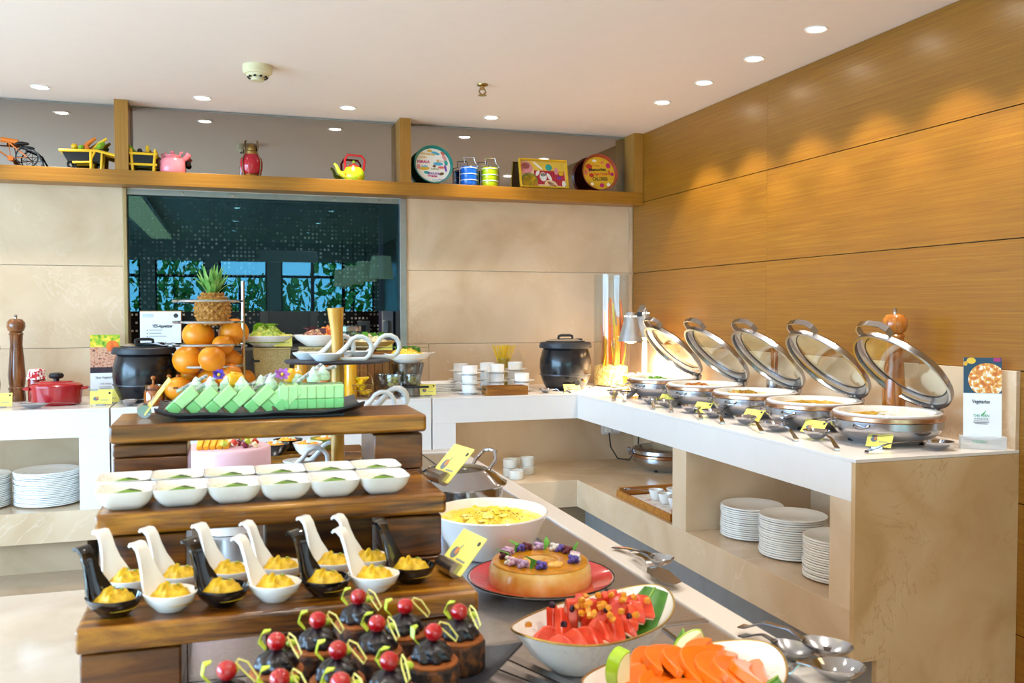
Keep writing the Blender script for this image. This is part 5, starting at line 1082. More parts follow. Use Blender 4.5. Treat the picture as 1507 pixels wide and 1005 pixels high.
# --- tall-handled porcelain tasting spoons
HALWA = blobs('saffron_halwa', [(.25, 'b88e02'), (.5, 'd2a806'), (.75, 'e6c41e')], 110, .5, bump=.5); NUT = P('pistachio_nut', '8a9a3a', .5); 
def tasting_spoon(m, nm):
    t = thing('tasting_spoon', 'x', 'spoon'); 
    G().lathe([(0, 0), (.017, 0), (.019, .002), (.03, .013), (.0345, .023), (.0345, .0245), (.0325, .0245), (.028, .014), (.016, .005), (0, .004)], 40, sx=1.06, sy=.92).build('bowl', m, t)
    pth = [(-.016, 0, .008), (-.027, 0, .017), (-.033, 0, .029), (-.037, 0, .044), (-.041, 0, .060), (-.045, 0, .074), (-.050, 0, .081), (-.056, 0, .082), (-.0595, 0, .078)]
    G().ribbon(pth, [.04, .046, .040, .029, .022, .020, .021, .020, .017], [.004, .004, .004, .0042, .0045, .005, .005, .004, .003], side=(0, 1, 0), cup=[.003, .007, .007, .004, .002, .001, 0, 0, 0]).build('handle', m, t, sm=70)
    G().mound(.029, .025, .017, (.002, 0, .016), n=30, rough=.5, ns=120, seed=3).build('halwa', HALWA, t)
    for x, y in ((.004, -.004), (-.006, .006), (.01, .004)): G().ball((x, y, .033), (.003, .002, .0016), 8, 6).build('nut_chip', NUT, t)
    return t
pw, pb = None, None
FR = [(168, 905, 'b'), (250, 899, 'w'), (327, 887, 'b'), (404, 880, 'w'), (479, 874, 'b'), (550, 866, 'w'), (604, 855, 'b')]
BK = [(188, 862, 'w'), (264, 852, 'w'), (338, 845, 'w'), (412, 838, 'w'), (490, 830, 'w'), (545, 828, 'w')]
for row, pts in ((0, FR), (1, BK)):
    for i, (px, py, col) in enumerate(pts):
        yy = (1.243 if i < 6 else 1.27) if row == 0 else 1.328; c = AY(px, py, yy); c.z = TZ[1] + .0005
        lb = f'{"black" if col == "b" else "white"} tasting spoon of yellow halwa, {ORD[i]} from the floor side, {("front", "rear")[row]} row'
        src = pb if col == 'b' else pw
        if src is None:
            src = tasting_spoon(BLACKG if col == 'b' else PORC, col); src.location = c; src.rotation_euler.z = R(-38); src['label'] = lb; src['group'] = 'porcelain tasting spoons'
            if col == 'b': pb = src
            else: pw = src
        else: copy_tree(src, c, R(-38 + (-6, 4, 0, 8, -4, 5, 0)[i]), lb)
# --- dish cards on the risers
card('a', (AZ(660, 842, TZ[1]).x - .002, 1.285, TZ[1]), R(-78), .075, .066, 42, 'yellow dish card in a steel roll beside the porcelain spoons', 'roll')
card('a', (AY(655, 715, 1.47).x - .012, 1.47, TZ[2]), R(-78), .075, .072, 44, 'yellow dish card in a steel roll beside the square bowls', 'roll')
card('a', (AY(212, 606, 1.73).x, 1.73, TZ[3]), R(-84), .075, .075, 36, 'yellow dish card in a steel roll beside the jelly platter', 'roll')
card('a', (AY(352, 820, 1.75).x, 1.75, IZ2), R(-78), .075, .105, 32, 'yellow dish card standing behind the porcelain spoons', 'roll')
# --- jelly platter
BPL = P('charcoal_platter', '24262e', .35, coat=.2)
PX0, PX1 = AY(229, 605, 1.66).x, AY(533, 600, 1.66).x; PCX, PCY = (PX0 + PX1) / 2, 1.695; HWp, HDp = (PX1 - PX0) / 2, .078
t = thing('jelly_platter', 'rectangular charcoal platter with turned-up ends on the tallest riser', 'platter', (PCX, PCY, TZ[3] + .0005)); n = 20; V = []; Fc = []
for side in (0, 1):
    for i in range(n + 1):
        for j in range(9):
            u, v_ = -1 + 2 * i / n, -1 + 2 * j / 8; x, y = u * HWp, v_ * HDp * (1 - .12 * abs(u) ** 6); z = .004 + .012 * abs(u) ** 6 + .010 * abs(v_) ** 5 + .0015 * math.sin(9 * u) * abs(v_) ** 4 - (.004 if side else 0); V.append((x, y, z))
o1 = (n + 1) * 9
for i in range(n):
    for j in range(8):
        a = i * 9 + j; Fc.append((a, a + 9, a + 10, a + 1)); Fc.append((o1 + a, o1 + a + 1, o1 + a + 10, o1 + a + 9))
bd = [j for j in range(9)] + [i * 9 + 8 for i in range(1, n + 1)] + [n * 9 + j for j in range(7, -1, -1)] + [i * 9 for i in range(n - 1, 0, -1)]
for q in range(len(bd)): a, b = bd[q], bd[(q + 1) % len(bd)]; Fc.append((a, b, o1 + b, o1 + a))
G().add(V, Fc).build('plate', BPL, t, sm=60); G().bb(-HWp * .8, HWp * .8, -HDp * .7, HDp * .7, -.0, .003).build('foot', BPL, t)
JT = P('jelly_light', 'b4eca8', .18, var=.04, sss=.25, coat=.4); JB = P('jelly_deep', '86d88c', .16, var=.04, sss=.25, coat=.4); CRUM = P('biscuit_crumb', '6a5a48', .8, var=.4, ns=200, bump=.6, bns=300); CRM = P('whipped_cream', 'c8e4d4', .4, var=.05, sss=.2); STK = blobs('sugared_stick', [(.35, '6a6a70'), (.6, 'c8ccd0')], 160, .5, bump=.3)
def jelly_proto(lean):
    """a slice seen end on: 5 cm wide, 4.6 cm tall, leaning"""
    t = thing('jelly_slice', 'x', 'jelly'); m = Matrix.Rotation(R(lean), 3, 'Y'); e = m.to_euler()
    th = .021 if lean else .0185; W = .062
    def slab(name, z0, z1, mat):
        c = m @ Vector((0, 0, (z0 + z1) / 2)); return G().bb(-th / 2, th / 2, -W / 2, W / 2, -(z1 - z0) / 2, (z1 - z0) / 2).build(name, mat, t, sm=30, bevel=.002, loc=c, rot=e)
    slab('biscuit_base', .001, .0055, CRUM); slab('deep_layer', .006, .024, JB); slab('light_layer', .024, .062 if lean else .049, JT); return t
jl, ju = jelly_proto(47), None
LX0 = [AY(p, 600, 1.67).x for p in (268, 297, 325, 352, 381, 405, 424)]
for i, x in enumerate(LX0):
    o = jl if i == 0 else copy_tree(jl); o.location = (x - .024, PCY - .012 + .002 * (i % 2), TZ[3] + .0095); o['label'] = f'leaning green jelly slice on the platter, {ORD[i]} from its floor-side end'; o['group'] = 'leaning jelly slices'
UX0 = [AY(p, 600, 1.67).x for p in (419, 432, 446, 459, 472, 485, 499)]
for i, x in enumerate(UX0):
    if ju is None: ju = jelly_proto(-4 if False else 0); o = ju
    else: o = copy_tree(ju)
    o.location = (x, PCY - .012, TZ[3] + .0065); o.rotation_euler = (0, 0, R(-4)); o['label'] = f'upright green jelly slice packed in a row, {ORD[i]} from the leaning ones'; o['group'] = 'upright jelly slices'
# garnish lying on the jelly
def dollop(x, y, z, r, lab, stick=True, sa=30):
    t = thing('cream_dollop', lab, 'cream', (x, y, z), 0, 'cream dollops on the jelly'); 
    G().lathe([(0, -.004), (r * .9, -.002), (r, .004), (r * .85, .008), (r * .9, .011), (r * .6, .016), (r * .3, .022), (0, .026)], 30, warp=lambda p, a: Vector((p.x * (1 + .12 * math.sin(6 * a + p.z * 300)), p.y * (1 + .12 * math.sin(6 * a + p.z * 300)), p.z))).build('cream', CRM, t)
    if stick:
        m = Matrix.Rotation(R(-sa), 3, 'Y'); G().bb(-.03, .03, -.005, .005, .012, .018).build('sugar_stick', STK, t, bevel=.002, rot=m.to_euler())
zt = TZ[3] + .05
for i, (px, z, s, a) in enumerate(((288, .046, True, 28), (310, .048, True, 32), (334, .047, False, 0), (356, .047, False, 0), (385, .047, True, 26), (398, .049, True, 34), (437, .058, False, 0), (462, .062, True, 36), (478, .063, True, 16))):
    dollop(AY(px, 575, 1.68).x, PCY + .012 * (-1) ** i, TZ[3] + z, .0125, f'pale cream dollop on the jelly, {ORD[i]} from the floor-side end', s, a)
MNG = P('mango_flesh', 'f0b00c', .3, var=.1, coat=.3, sss=.1)
for px, z, lab in ((346, .062, 'mango cube on the leaning jelly slices'), (432, .066, 'mango cube beside the purple flower')):
    t = thing('mango_cube', lab + ' of the platter', 'mango', (AY(px, 560, 1.70).x, PCY + .015, TZ[3] + z)); G().bb(-.014, .014, -.012, .012, -.01, .013).build('flesh', MNG, t, bevel=.005, rot=(0, R(6), .4)); G().bb(-.009, .009, -.008, .008, .012, .016).build('crest', MNG, t, bevel=.003, rot=(0, .2, .4))
def flower(name, loc, col, lab, r=.013, n=7):
    t = thing(name, lab, 'flower', loc); pm = P('petal_' + name, col, .5, var=.25, ns=120)
    for k in range(n):
        a = k * 2 * math.pi / n; d = Vector((math.cos(a), math.sin(a), 0)); G().ribbon([d * .002, d * r * .6 + Vector((0, 0, .006)), d * r + Vector((0, 0, .005 + .004 * (k % 2)))], [.003, .009, .004], .001, side=(-math.sin(a), math.cos(a), 0)).build('petal', pm, t, sm=60)
    G().ball((0, 0, .005), .003, 8, 6).build('centre', P('flower_centre', 'e8c83a', .5), t); return t
f1 = flower('purple_flower', (AY(415, 553, 1.66).x, 1.655, AY(415, 553, 1.66).z), '9a5ab8', 'purple edible flower in the middle of the jelly platter'); f1.rotation_euler.x = R(50)
f2 = flower('blue_flower', (AY(322, 553, 1.66).x, 1.655, AY(322, 553, 1.66).z), '4a34b0', 'violet blue edible flower on the leaning jelly slices', .010); f2.rotation_euler.x = R(60)
# --- three-tier slate stand with loop-handled spoons
SX, SY = AY(496, 520, 2.02).x, 2.02
t = thing('slate_stand', 'three-level round slate stand on a pale wooden post', 'stand', (SX, SY, IZ2)); LP = wood('pale_post', 'a8701c', 'c89030', 'd8a848', (26, 26, 2), .4)
zs_ = [AY(496, 529, SY).z - IZ2, AY(496, 610, SY).z - IZ2, AY(496, 690, SY).z - IZ2]
G().tube([(0, 0, .012), (0, 0, .3), (.002, 0, zs_[0] + .02), (.0, 0, zs_[0] + .06), (-.003, 0, AY(496, 453, SY).z - IZ2)], [.015, .0145, .013, .013, .018], 18).build('post', LP, t)
G().lathe([(0, 0), (.06, 0), (.058, .012), (0, .012)], 30).build('foot', ACAD, t)
for k, z in enumerate(zs_):
    rg = random.Random(k + 3); ph = [rg.uniform(0, 6) for _ in range(4)]
    G().lathe([(0, z - .007), (.11, z - .007), (.117, z - .003), (.114, z), (0, z)], 60, sx=1.0, sy=.8, warp=lambda p, a: Vector((p.x * (1 + .02 * math.sin(5 * a + ph[0]) + .015 * math.sin(13 * a + ph[1])), p.y * (1 + .02 * math.sin(7 * a + ph[2])), p.z))).build('slate_disc', SLATE, t, sm=40)
LG = P('grey_white_porcelain', 'd8dce0', .2, coat=.3)
lp = None
def loop_spoon():
    t = thing('loop_spoon', 'x', 'spoon'); 
    G().lathe([(0, 0), (.018, 0), (.029, .013), (.03, .016), (.028, .016), (.017, .004), (0, .003)], 36, sx=1.2).build('bowl', LG, t)
    c = Vector((.072, 0, .026)); pts = [(.024, 0, .012), (.038, 0, .024)] + [tuple(c + Vector((-.026 * math.cos(a), 0, .026 * math.sin(a)))) for a in [R(20 + 28 * k) for k in range(9)]] + [(.055, 0, .003), (.03, 0, .004)]
    G().tube(pts, [.006] * 2 + [.0052] * 9 + [.0045, .004], 10).build('loop_handle', LG, t, sm=70)
    G().mound(.02, .017, .004, (0, 0, .011), n=20, k=4).build('filling', CREAMF, t); return t
LS = [(455, 518, 2.03, 0, 'upper', 'first'), (480, 521, 1.96, 0, 'upper', 'second'), (525, 516, 2.05, 0, 'upper', 'third'), (535, 600, 2.04, 0, 'middle', 'first'), (515, 606, 1.97, 0, 'middle', 'second'), (540, 604, 2.06, 1, 'middle', 'third'), (415, 684, 2.0, 0, 'lower', 'first'), (440, 684, 2.07, 0, 'lower', 'second'), (512, 684, 1.98, 1, 'lower', 'third')]
for px, py, y, r_, lev, o_ in LS:
    k = dict(upper=0, middle=1, lower=2)[lev]; loc = (AY(px, py, y).x, y, IZ2 + zs_[k] + .0005); lb = f'white loop-handled tasting spoon, {o_} on the {lev} slate disc'
    if lp is None: lp = loop_spoon(); lp.location = loc; lp['label'] = lb; lp['group'] = 'loop-handled spoons'; lp.rotation_euler.z = 0
    else: copy_tree(lp, loc, R(8 * r_), lb)
# --- pink cake on a stand, red plate, halwa bowls behind the risers
CKY = 2.34; cb = AY(335, 660, CKY)
t = thing('cake_stand', 'white pedestal stand under the pink cake', 'cake stand', (cb.x, CKY, IZ2)); zc = AY(335, 712, CKY).z - IZ2
G().lathe([(0, 0), (.06, 0), (.05, .01), (.015, .02), (.014, zc - .02), (.03, zc - .006), (.125, zc - .004), (.125, zc), (0, zc)], 44).build('pedestal', PORC, t); G().lathe([(.12, zc - .006), (.13, zc - .005), (.13, zc + .002), (.125, zc + .002)], 44, close=True).build('rim', PORC, t)
t = thing('pink_cake', 'round pale pink cake topped with mango and fruit dice', 'cake', (cb.x, CKY, IZ2 + zc + .001)); ch = AY(335, 657, CKY).z - (IZ2 + zc)
PKC = P('pink_frosting', 'efc8d8', .35, var=.03, sss=.15); G().lathe([(0, 0), (.103, 0), (.104, .004), (.104, ch - .006), (.1, ch), (0, ch)], 48).build('cake', PKC, t)
rg = random.Random(3); FD = [P('fruit_' + k, c, .3, coat=.3) for k, c in (('red', 'c83018'), ('kiwi', 'b8c83a'), ('cream', 'f0e0b0'), ('plum', '7a1838'))]
for k in range(5): G().ribbon([(-.065 + k * .015, -.05, ch + .004), (-.06 + k * .016, -.01, ch + .018), (-.05 + k * .016, .03, ch + .004)], [.012, .016, .012], .01, side=(1, .2, .3)).build('mango_slice', MNG, t)
for k in range(22): G().box((.0 + rg.uniform(-.01, .075), rg.uniform(-.06, .04), ch + .006 + rg.random() * .012), (.014, .012, .011), (rg.random(), rg.random(), rg.random())).build('fruit_dice', FD[k % 4], t, bevel=.002)
for k in range(26): a = rg.uniform(-2.6, -.4); z = rg.random() ** 2 * ch * .6; G().box((.105 * math.cos(a), .105 * math.sin(a), .006 + z), (.005, .004, .004), (a, a, a)).build('nut_crumb', CRUM, t)
rp = AY(418, 690, 2.3); t = thing('red_plate', 'coral red plate beside the pink cake', 'plate', (rp.x + .03, 2.42, IZ2 + .10)); RPM = P('coral_glaze', 'd8485a', .2, coat=.4); G().lathe([(0, 0), (.05, 0), (.1, .012), (.1, .014), (.05, .004), (0, .004)], 40).build('plate', RPM, t); G().lathe([(0, -.099), (.05, -.099), (.045, -.09), (.02, -.08), (.02, 0), (0, 0)], 28).build('pedestal', PORC, t)
RY_ = 2.72; q = AY(440, 668, RY_)
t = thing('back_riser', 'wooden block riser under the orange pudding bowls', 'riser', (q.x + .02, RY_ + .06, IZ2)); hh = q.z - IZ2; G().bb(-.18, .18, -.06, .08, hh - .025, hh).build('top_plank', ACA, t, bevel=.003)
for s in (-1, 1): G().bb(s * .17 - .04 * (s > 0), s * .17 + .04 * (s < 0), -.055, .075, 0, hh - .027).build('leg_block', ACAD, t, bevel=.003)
OPU = blobs('orange_pudding', [(.3, 'd07a0c'), (.55, 'f0a020'), (.8, 'f8c860')], 60, .4, bump=.3)
for px, y, m, lab in ((404, 2.72, BLACKG, 'black bowl of orange pudding on the back riser'), (424, 2.80, BLACKG, 'second black bowl of orange pudding behind the first'), (453, 2.71, PORC, 'white bowl of orange pudding on the back riser'), (478, 2.80, P('olive_glaze', '9aa84a', .2, coat=.4), 'olive green bowl of orange pudding on the back riser')):
    t = thing('pudding_bowl', lab, 'bowl', (AY(px, 660, y).x, y, IZ2 + hh + .0005)); G().lathe([(0, 0), (.022, 0), (.034, .014), (.042, .034), (.0395, .034), (.032, .016), (0, .006)], 36, sx=1.05).build('bowl', m, t); G().mound(.036, .036, .014, (0, 0, .025), rough=.5, ns=90, seed=px).build('pudding', OPU, t); G().mound(.018, .016, .006, (.004, 0, .036), n=20, k=4, rough=.8, ns=200).build('cream', CRM, t)
# --- pastry platter (turned), twelve chocolate pastries
def pt(px, py): return AZ(px, py, 1.066)
ca, cb_ = pt(527, 877), pt(332, 985); PZ = IZ2 + .1095
ptsP = [(527, 877), (595, 891), (676, 899), (467, 911), (555, 916), (636, 929), (407, 942), (496, 955), (574, 971), (332, 985), (411, 997), (501, 1002)]
W3 = [pt(*p) for p in ptsP]
cen = sum(W3, Vector()) / 12; ux = (W3[2] - W3[0]) + (W3[5] - W3[3]) + (W3[8] - W3[6]); ang = math.atan2(ux.y, ux.x); ang = R(-38.5)
t = thing('pastry_platter', 'dark slate-look platter with raised wavy corners holding chocolate pastries', 'platter', (cen.x + .014, cen.y - .004, PZ), ang)
HW, HD = .118, .178; V = []; Fc = []; n = 24
for side in (0, 1):
    for i in range(n + 1):
        for j in range(n + 1):
            u, v_ = -1 + 2 * i / n, -1 + 2 * j / n; wv = 1 + .03 * math.sin(5 * u + 2 * v_) ; e = max(abs(u), abs(v_)); z = .004 + .016 * e ** 8 * (.4 + .6 * abs(u * v_)) + .003 * math.sin(7 * u) * e ** 6 - (.004 if side else 0); V.append((u * HW * wv, v_ * HD * wv, z))
o1 = (n + 1) ** 2; N1 = n + 1
for i in range(n):
    for j in range(n): a = i * N1 + j; Fc.append((a, a + N1, a + N1 + 1, a + 1)); Fc.append((o1 + a, o1 + a + 1, o1 + a + N1 + 1, o1 + a + N1))
bd = [j for j in range(N1)] + [i * N1 + n for i in range(1, N1)] + [n * N1 + j for j in range(n - 1, -1, -1)] + [i * N1 for i in range(n - 1, 0, -1)]
for q in range(len(bd)): a, b = bd[q], bd[(q + 1) % len(bd)]; Fc.append((a, b, o1 + b, o1 + a))
G().add(V, Fc).build('plate', SLATE, t, sm=60); G().bb(-.09, .09, -.1, .1, -.0002, .003).build('foot', SLATE, t)
CAKE = blobs('chocolate_crumb', [(.3, '140a06'), (.48, '28150a'), (.6, '5a3012'), (.75, '7a4618')], 95, .8, bump=.9, bdist=.004); COCOA = P('cocoa_sponge', '8a4a16', .75, var=.25, ns=90, bump=.5, bns=200); GAN = P('dark_ganache', '1a161e', .32, var=.2, coat=.2); CHRY = P('glazed_cherry', 'a80c14', .08, var=.15, coat=.8); PEEL = P('lime_peel', 'b8cc3a', .4, var=.2); PEELY = P('lemon_peel', 'e0d878', .4)
def pastry():
    t = thing('chocolate_pastry', 'x', 'pastry'); n = 32
    G().lathe([(0, 0), (.029, 0), (.031, .003), (.0312, .033), (.029, .036), (0, .036)], 48, warp=lambda p, a: Vector((p.x * (1 + .05 * mnoise.noise(Vector((math.cos(a) * 5, math.sin(a) * 5, p.z * 180)))), p.y * (1 + .05 * mnoise.noise(Vector((math.cos(a) * 5, math.sin(a) * 5, p.z * 180)))), p.z))).build('crumb_base', CAKE, t)
    G().lathe([(0, .035), (.029, .035), (.0295, .038), (.0275, .040), (0, .040)], 36).build('sponge_top', COCOA, t)
    rings = []; R_ = [(.019, .039), (.022, .0415), (.0225, .0445), (.021, .0475), (.0195, .0495), (.0195, .052), (.0175, .0545), (.0135, .057), (.009, .0595), (.004, .0615)]
    for j, (r, z) in enumerate(R_): rings.append([(r * (1 + .11 * math.sin(8 * (2 * math.pi * i / 56) + j * .6)) * math.cos(2 * math.pi * i / 56), r * (1 + .11 * math.sin(8 * (2 * math.pi * i / 56) + j * .6)) * math.sin(2 * math.pi * i / 56), z) for i in range(56)])
    V, Fc = loft(rings); G().add(V, Fc).build('ganache_swirl', GAN, t, sm=50)
    q = G().ball((0, -.002, .0705), (.0105, .0105, .0102), 20, 14).build('cherry', CHRY, t)
    G().ribbon([(-.012, .010, .058), (-.019, .013, .067), (-.015, .016, .076), (-.007, .016, .077)], [.004, .008, .009, .004], .0013, side=(.3, .9, .2)).build('lime_slice', PEEL, t, sm=60)
    G().tube([(.009, .004, .066), (.014, -.001, .078), (.02, -.008, .075), (.027, -.016, .06), (.024, -.016, .055), (.015, -.006, .068), (.012, 0, .074)], .0011, 6).build('lemon_peel', PEELY, t)
    G().ball((.016, .012, .062), (.006, .0045, .0045), 10, 7).build('lime_dice', PEEL, t); return t
pp = None
names = ['by the riser corner', 'in the middle of the riser edge', 'at the raised corner']
for i, p in enumerate(W3):
    r, c = divmod(i, 3); lb = f'chocolate pastry with swirl and cherry, {ORD[c]} in the {ORD[r]} row counted from the riser'; loc = (p.x, p.y, PZ + .0045)
    if pp is None: pp = pastry(); pp.location = loc; pp['label'] = lb; pp['group'] = 'chocolate pastries'
    else: copy_tree(pp, loc, R((0, 25, -20, 10, -15, 40, -5, 15, -30, 30, 5, -10)[i]), lb)
# --- steel pot with glass lid
PYt = 2.42; pc = AY(672, 700, PYt)
t = thing('steel_pot', 'lidded stainless steel pot with loop handles on the island', 'pot', (pc.x, PYt, IZ2)); r = .128; hr = AY(672, 712, PYt).z - IZ2
G().lathe([(0, 0), (r - .01, 0), (r, .01), (r, hr), (r - .004, hr), (r - .004, .012), (0, .01)], 56).build('pot_body', STEEL, t)
G().lathe([(r - .006, hr), (r + .012, hr + .002), (r + .013, hr + .006), (r, hr + .012), (r - .02, hr + .03), (r - .045, hr + .044), (r - .048, hr + .042), (r - .024, hr + .026), (r - .006, hr + .008)], 56, close=True).build('lid_rim', STEEL, t)
G().lathe([(0, hr + .054), (r - .07, hr + .050), (r - .046, hr + .043), (r - .046, hr + .041), (r - .07, hr + .048), (0, hr + .052)], 40).build('lid_glass', LIDG, t)
for a in (R(38), R(200)):
    m = Matrix.Rotation(a, 3, 'Z'); G().tube([m @ Vector(p) for p in ((r - .018, -.032, hr + .026), (r + .01, -.034, hr + .05), (r + .03, -.02, hr + .072), (r + .034, 0, hr + .076), (r + .03, .02, hr + .072), (r + .01, .034, hr + .05), (r - .018, .032, hr + .026))], .0055, 10).build('loop_handle', STEEL, t)
# --- custard bowl
CYc = 1.96; cc = AZ(722, 757, .975) + Vector((.008, .03, 0)); 
t = thing('custard_bowl', 'white oval bowl of yellow custard beside the steel pot', 'bowl', (cc.x, cc.y, IZ2), R(-12)); rx, ry, hb = .13, .14, .094
G().lathe([(0, 0), (.6, 0), (.66, .005), (.86, hb * .5), (.985, hb * .95), (1.0, hb), (.985, hb + .003), (.965, hb), (.84, hb * .5), (.62, .012), (0, .012)], 60, sx=rx, sy=ry).build('bowl', PORC, t)
CUST = blobs('custard', [(.3, 'e8c414'), (.5, 'f4e048'), (.68, 'faf0a0'), (.8, 'f8ee8a')], 26, .3, bump=.4, bdist=.006, coat=.2)
G().mound(rx * .92, ry * .92, .010, (0, 0, hb * .82), n=60, k=14, rough=1.3, ns=34, seed=2).build('custard', CUST, t)
rg = random.Random(12)
for k in range(8): a = rg.random() * 6.28; q = rg.random() * .08; G().ball((q * math.cos(a), q * math.sin(a) - .02, hb * .82 + .011), (.014, .010, .003), 12, 8, nz=.4, ns=30, seed=k).build('fruit_lump', CUST, t)
SAF = P('saffron_fleck', '8a3a08', .6); g = G()
for k in range(60): a = rg.random() * 6.28; q = .07 * math.sqrt(rg.random()); g.box((q * math.cos(a), q * math.sin(a) - .03, hb * .82 + .0125), (.0025, .0018, .0012), (0, 0, a))
o = g.build('saffron_fleck', SAF, t, sm=0); o['kind'] = 'stuff'
# --- flan on a red plate
fc = AZ(796, 846, .905); t = thing('red_plate', 'red glazed round plate with black rim under the flan', 'plate', (fc.x, fc.y, IZ2)); rp_ = .145
G().lathe([(0, 0), (.085, 0), (.09, .004), (rp_, .021), (rp_, .024), (.09, .009), (0, .008)], 60).build('plate', [P('white_underside', 'e8e4e0', .2)], t); RGL = P('red_glaze', 'c02a30', .12, var=.15, ns=20, coat=.6)
G().lathe([(0, .0082), (.09, .0092), (rp_ - .003, .0238), (rp_ - .003, .0244), (.09, .01), (0, .009)], 60).build('red_glaze', RGL, t); G().tube([(rp_ * math.cos(a), rp_ * math.sin(a), .0235) for a in [i * 2 * math.pi / 60 for i in range(60)]], .0018, 6, True).build('rim_band', BLACKG, t)
t = thing('flan', 'golden caramel flan ring decorated with edible flowers', 'flan', (fc.x - .002, fc.y, IZ2 + .0095)); FLAN = blobs('flan_side', [(.3, 'd89a3c'), (.5, 'e8bc68'), (.7, 'f2d898')], 22, .25, bump=.1, coat=.5, sss=.1); CAR = P('caramel_top', 'c48212', .15, var=.25, ns=30, coat=.6)
G().lathe([(.03, 0), (.1, 0), (.103, .006), (.101, .03), (.096, .042), (.094, .044), (.05, .046), (.036, .044), (.031, .036)], 60, close=True).build('flan_body', FLAN, t); G().lathe([(.036, .044), (.05, .0465), (.094, .0445), (.096, .0425), (.096, .0435), (.094, .0455), (.05, .0475), (.036, .0455)], 60, close=True).build('caramel_top', CAR, t)
rg = random.Random(6); FCOL = [P('blossom_' + k, c, .6, var=.3, ns=150) for k, c in (('lilac', 'b89ac0'), ('plum', '5a1c28'), ('violet', '5a4aa0'), ('white', 'd8d4cc'), ('mauve', 'c8a0b8'))]; HERB = P('herb_green', '5a9a2c', .5, var=.3)
for k in range(24):
    a = R(-70 + k * 14.5) + rg.uniform(-.1, .1)
    if k in (0, 1, 23): continue
    x, y = .07 * math.cos(a), .07 * math.sin(a); m = FCOL[k % 5]; n = 5
    if k % 4 == 1: G().ribbon([(x, y, .046), (x + .006, y, .062), (x + .018 * math.cos(a), y + .01, .07)], [.006, .013, .003], .001, side=(-math.sin(a), math.cos(a), 0)).build('herb_leaf', HERB, t, sm=60)
    else:
        g = G()
        for j in range(6): b = j * 1.05; g.ball((x + .007 * math.cos(b), y + .007 * math.sin(b), .05 + .004 * (j % 3)), (.0055, .0055, .0045), 8, 6, seed=j)
        g.ball((x, y, .056), (.006, .006, .006), 8, 6); g.build('blossom', m, t)
G().ball((-.01, -.048, .05), (.02, .012, .008), 16, 10, nz=.3, ns=20).build('caramel_piece', CAR, t)
G().ball((.01, -.058, .049), (.018, .010, .007), 16, 10, nz=.3, ns=20).build('peach_piece', P('peach_flesh', 'e8b050', .3, coat=.3), t)
# --- oval fruit bowls
MARBP = marble('veined_porcelain', 'f0eeea', 'ebe8e4', 'f4f2ef', '8a8680', .15, vs_=9., vein_amt=.6); GOLDR = P('gold_rim', 'c8a860', .25, .9)
def oval_bowl(c, a, b, h, rz, label):
    """boat-shaped bowl, pointed ends raised"""
    t = thing('fruit_bowl', label, 'bowl', (c[0], c[1], IZ2), rz)
    def wp(p, an):
        q = abs(math.cos(an)) ** 3; s = p.z / h; return Vector((p.x, p.y * (1 - .10 * q), p.z + .018 * q * s))
    G().lathe([(0, 0), (.5, 0), (.55, .004), (.78, h * .45), (.97, h * .93), (1.0, h), (.985, h + .002), (.955, h * .95), (.76, h * .5), (.52, .012), (0, .012)], 64, sx=a, sy=b, warp=wp).build('bowl', [MARBP], t)
    pts = []
    for i in range(72):
        an = 2 * math.pi * i / 72; p = wp(Vector((a * math.cos(an), b * math.sin(an), h)), an); pts.append(p + Vector((0, 0, .002)))
    G().tube(pts, .0018, 6, True).build('gold_rim', GOLDR, t); return t
wc = AZ(882, 911, .95); WRZ = R(26); wb_ = oval_bowl((wc.x, wc.y + .012), .165, .092, .062, WRZ, 'boat-shaped white bowl holding watermelon')
oc = AZ(1003, 988, .95); ORZ = R(14); ob_ = oval_bowl((oc.x, oc.y - .014), .155, .104, .060, ORZ, 'boat-shaped white bowl holding orange papaya slices')
BANL = P('banana_leaf', '3f7a1c', .35, var=.25, ns=60)
def leaf(c, rz, pts, wid, lab):
    t = thing('banana_leaf', lab, 'leaf', (c.x, c.y, IZ2), rz); G().ribbon(pts, wid, .0016, side=(0, 1, 0), cup=[.004] * len(pts)).build('blade', BANL, t, sm=60); G().tube([Vector(p) + Vector((0, 0, .0015)) for p in pts], .0018, 6).build('midrib', P('leaf_rib', '8ab04a', .4), t)
leaf(wc + Vector((0, .012, 0)), WRZ, [(-.146, 0, .072), (-.11, 0, .046), (-.05, 0, .024), (.05, 0, .024), (.11, 0, .046), (.15, 0, .082)], [.03, .07, .085, .085, .08, .05], 'green banana leaf lining the watermelon bowl')
leaf(oc, R(75) , [(-.07, -.03, .04), (.0, -.03, .024), (.06, -.03, .034), (.1, -.03, .062), (.118, -.03, .083)], [.04, .06, .06, .045, .004], 'green banana leaf tip standing up in the papaya bowl')
leaf(oc, R(-20), [(.04, -.01, .03), (.09, -.01, .042), (.125, -.01, .068)], [.05, .05, .02], 'green banana leaf beside the papaya slices')
WM = blobs('watermelon_flesh', [(.3, 'c8301a'), (.55, 'e04a2e'), (.8, 'ea6c4a')], 40, .25, bump=.15, coat=.4, sss=.15); WMR = P('watermelon_white', 'f2c8a8', .35); 
def rotz(v, a): return Vector((v[0] * math.cos(a) - v[1] * math.sin(a), v[0] * math.sin(a) + v[1] * math.cos(a), v[2]))
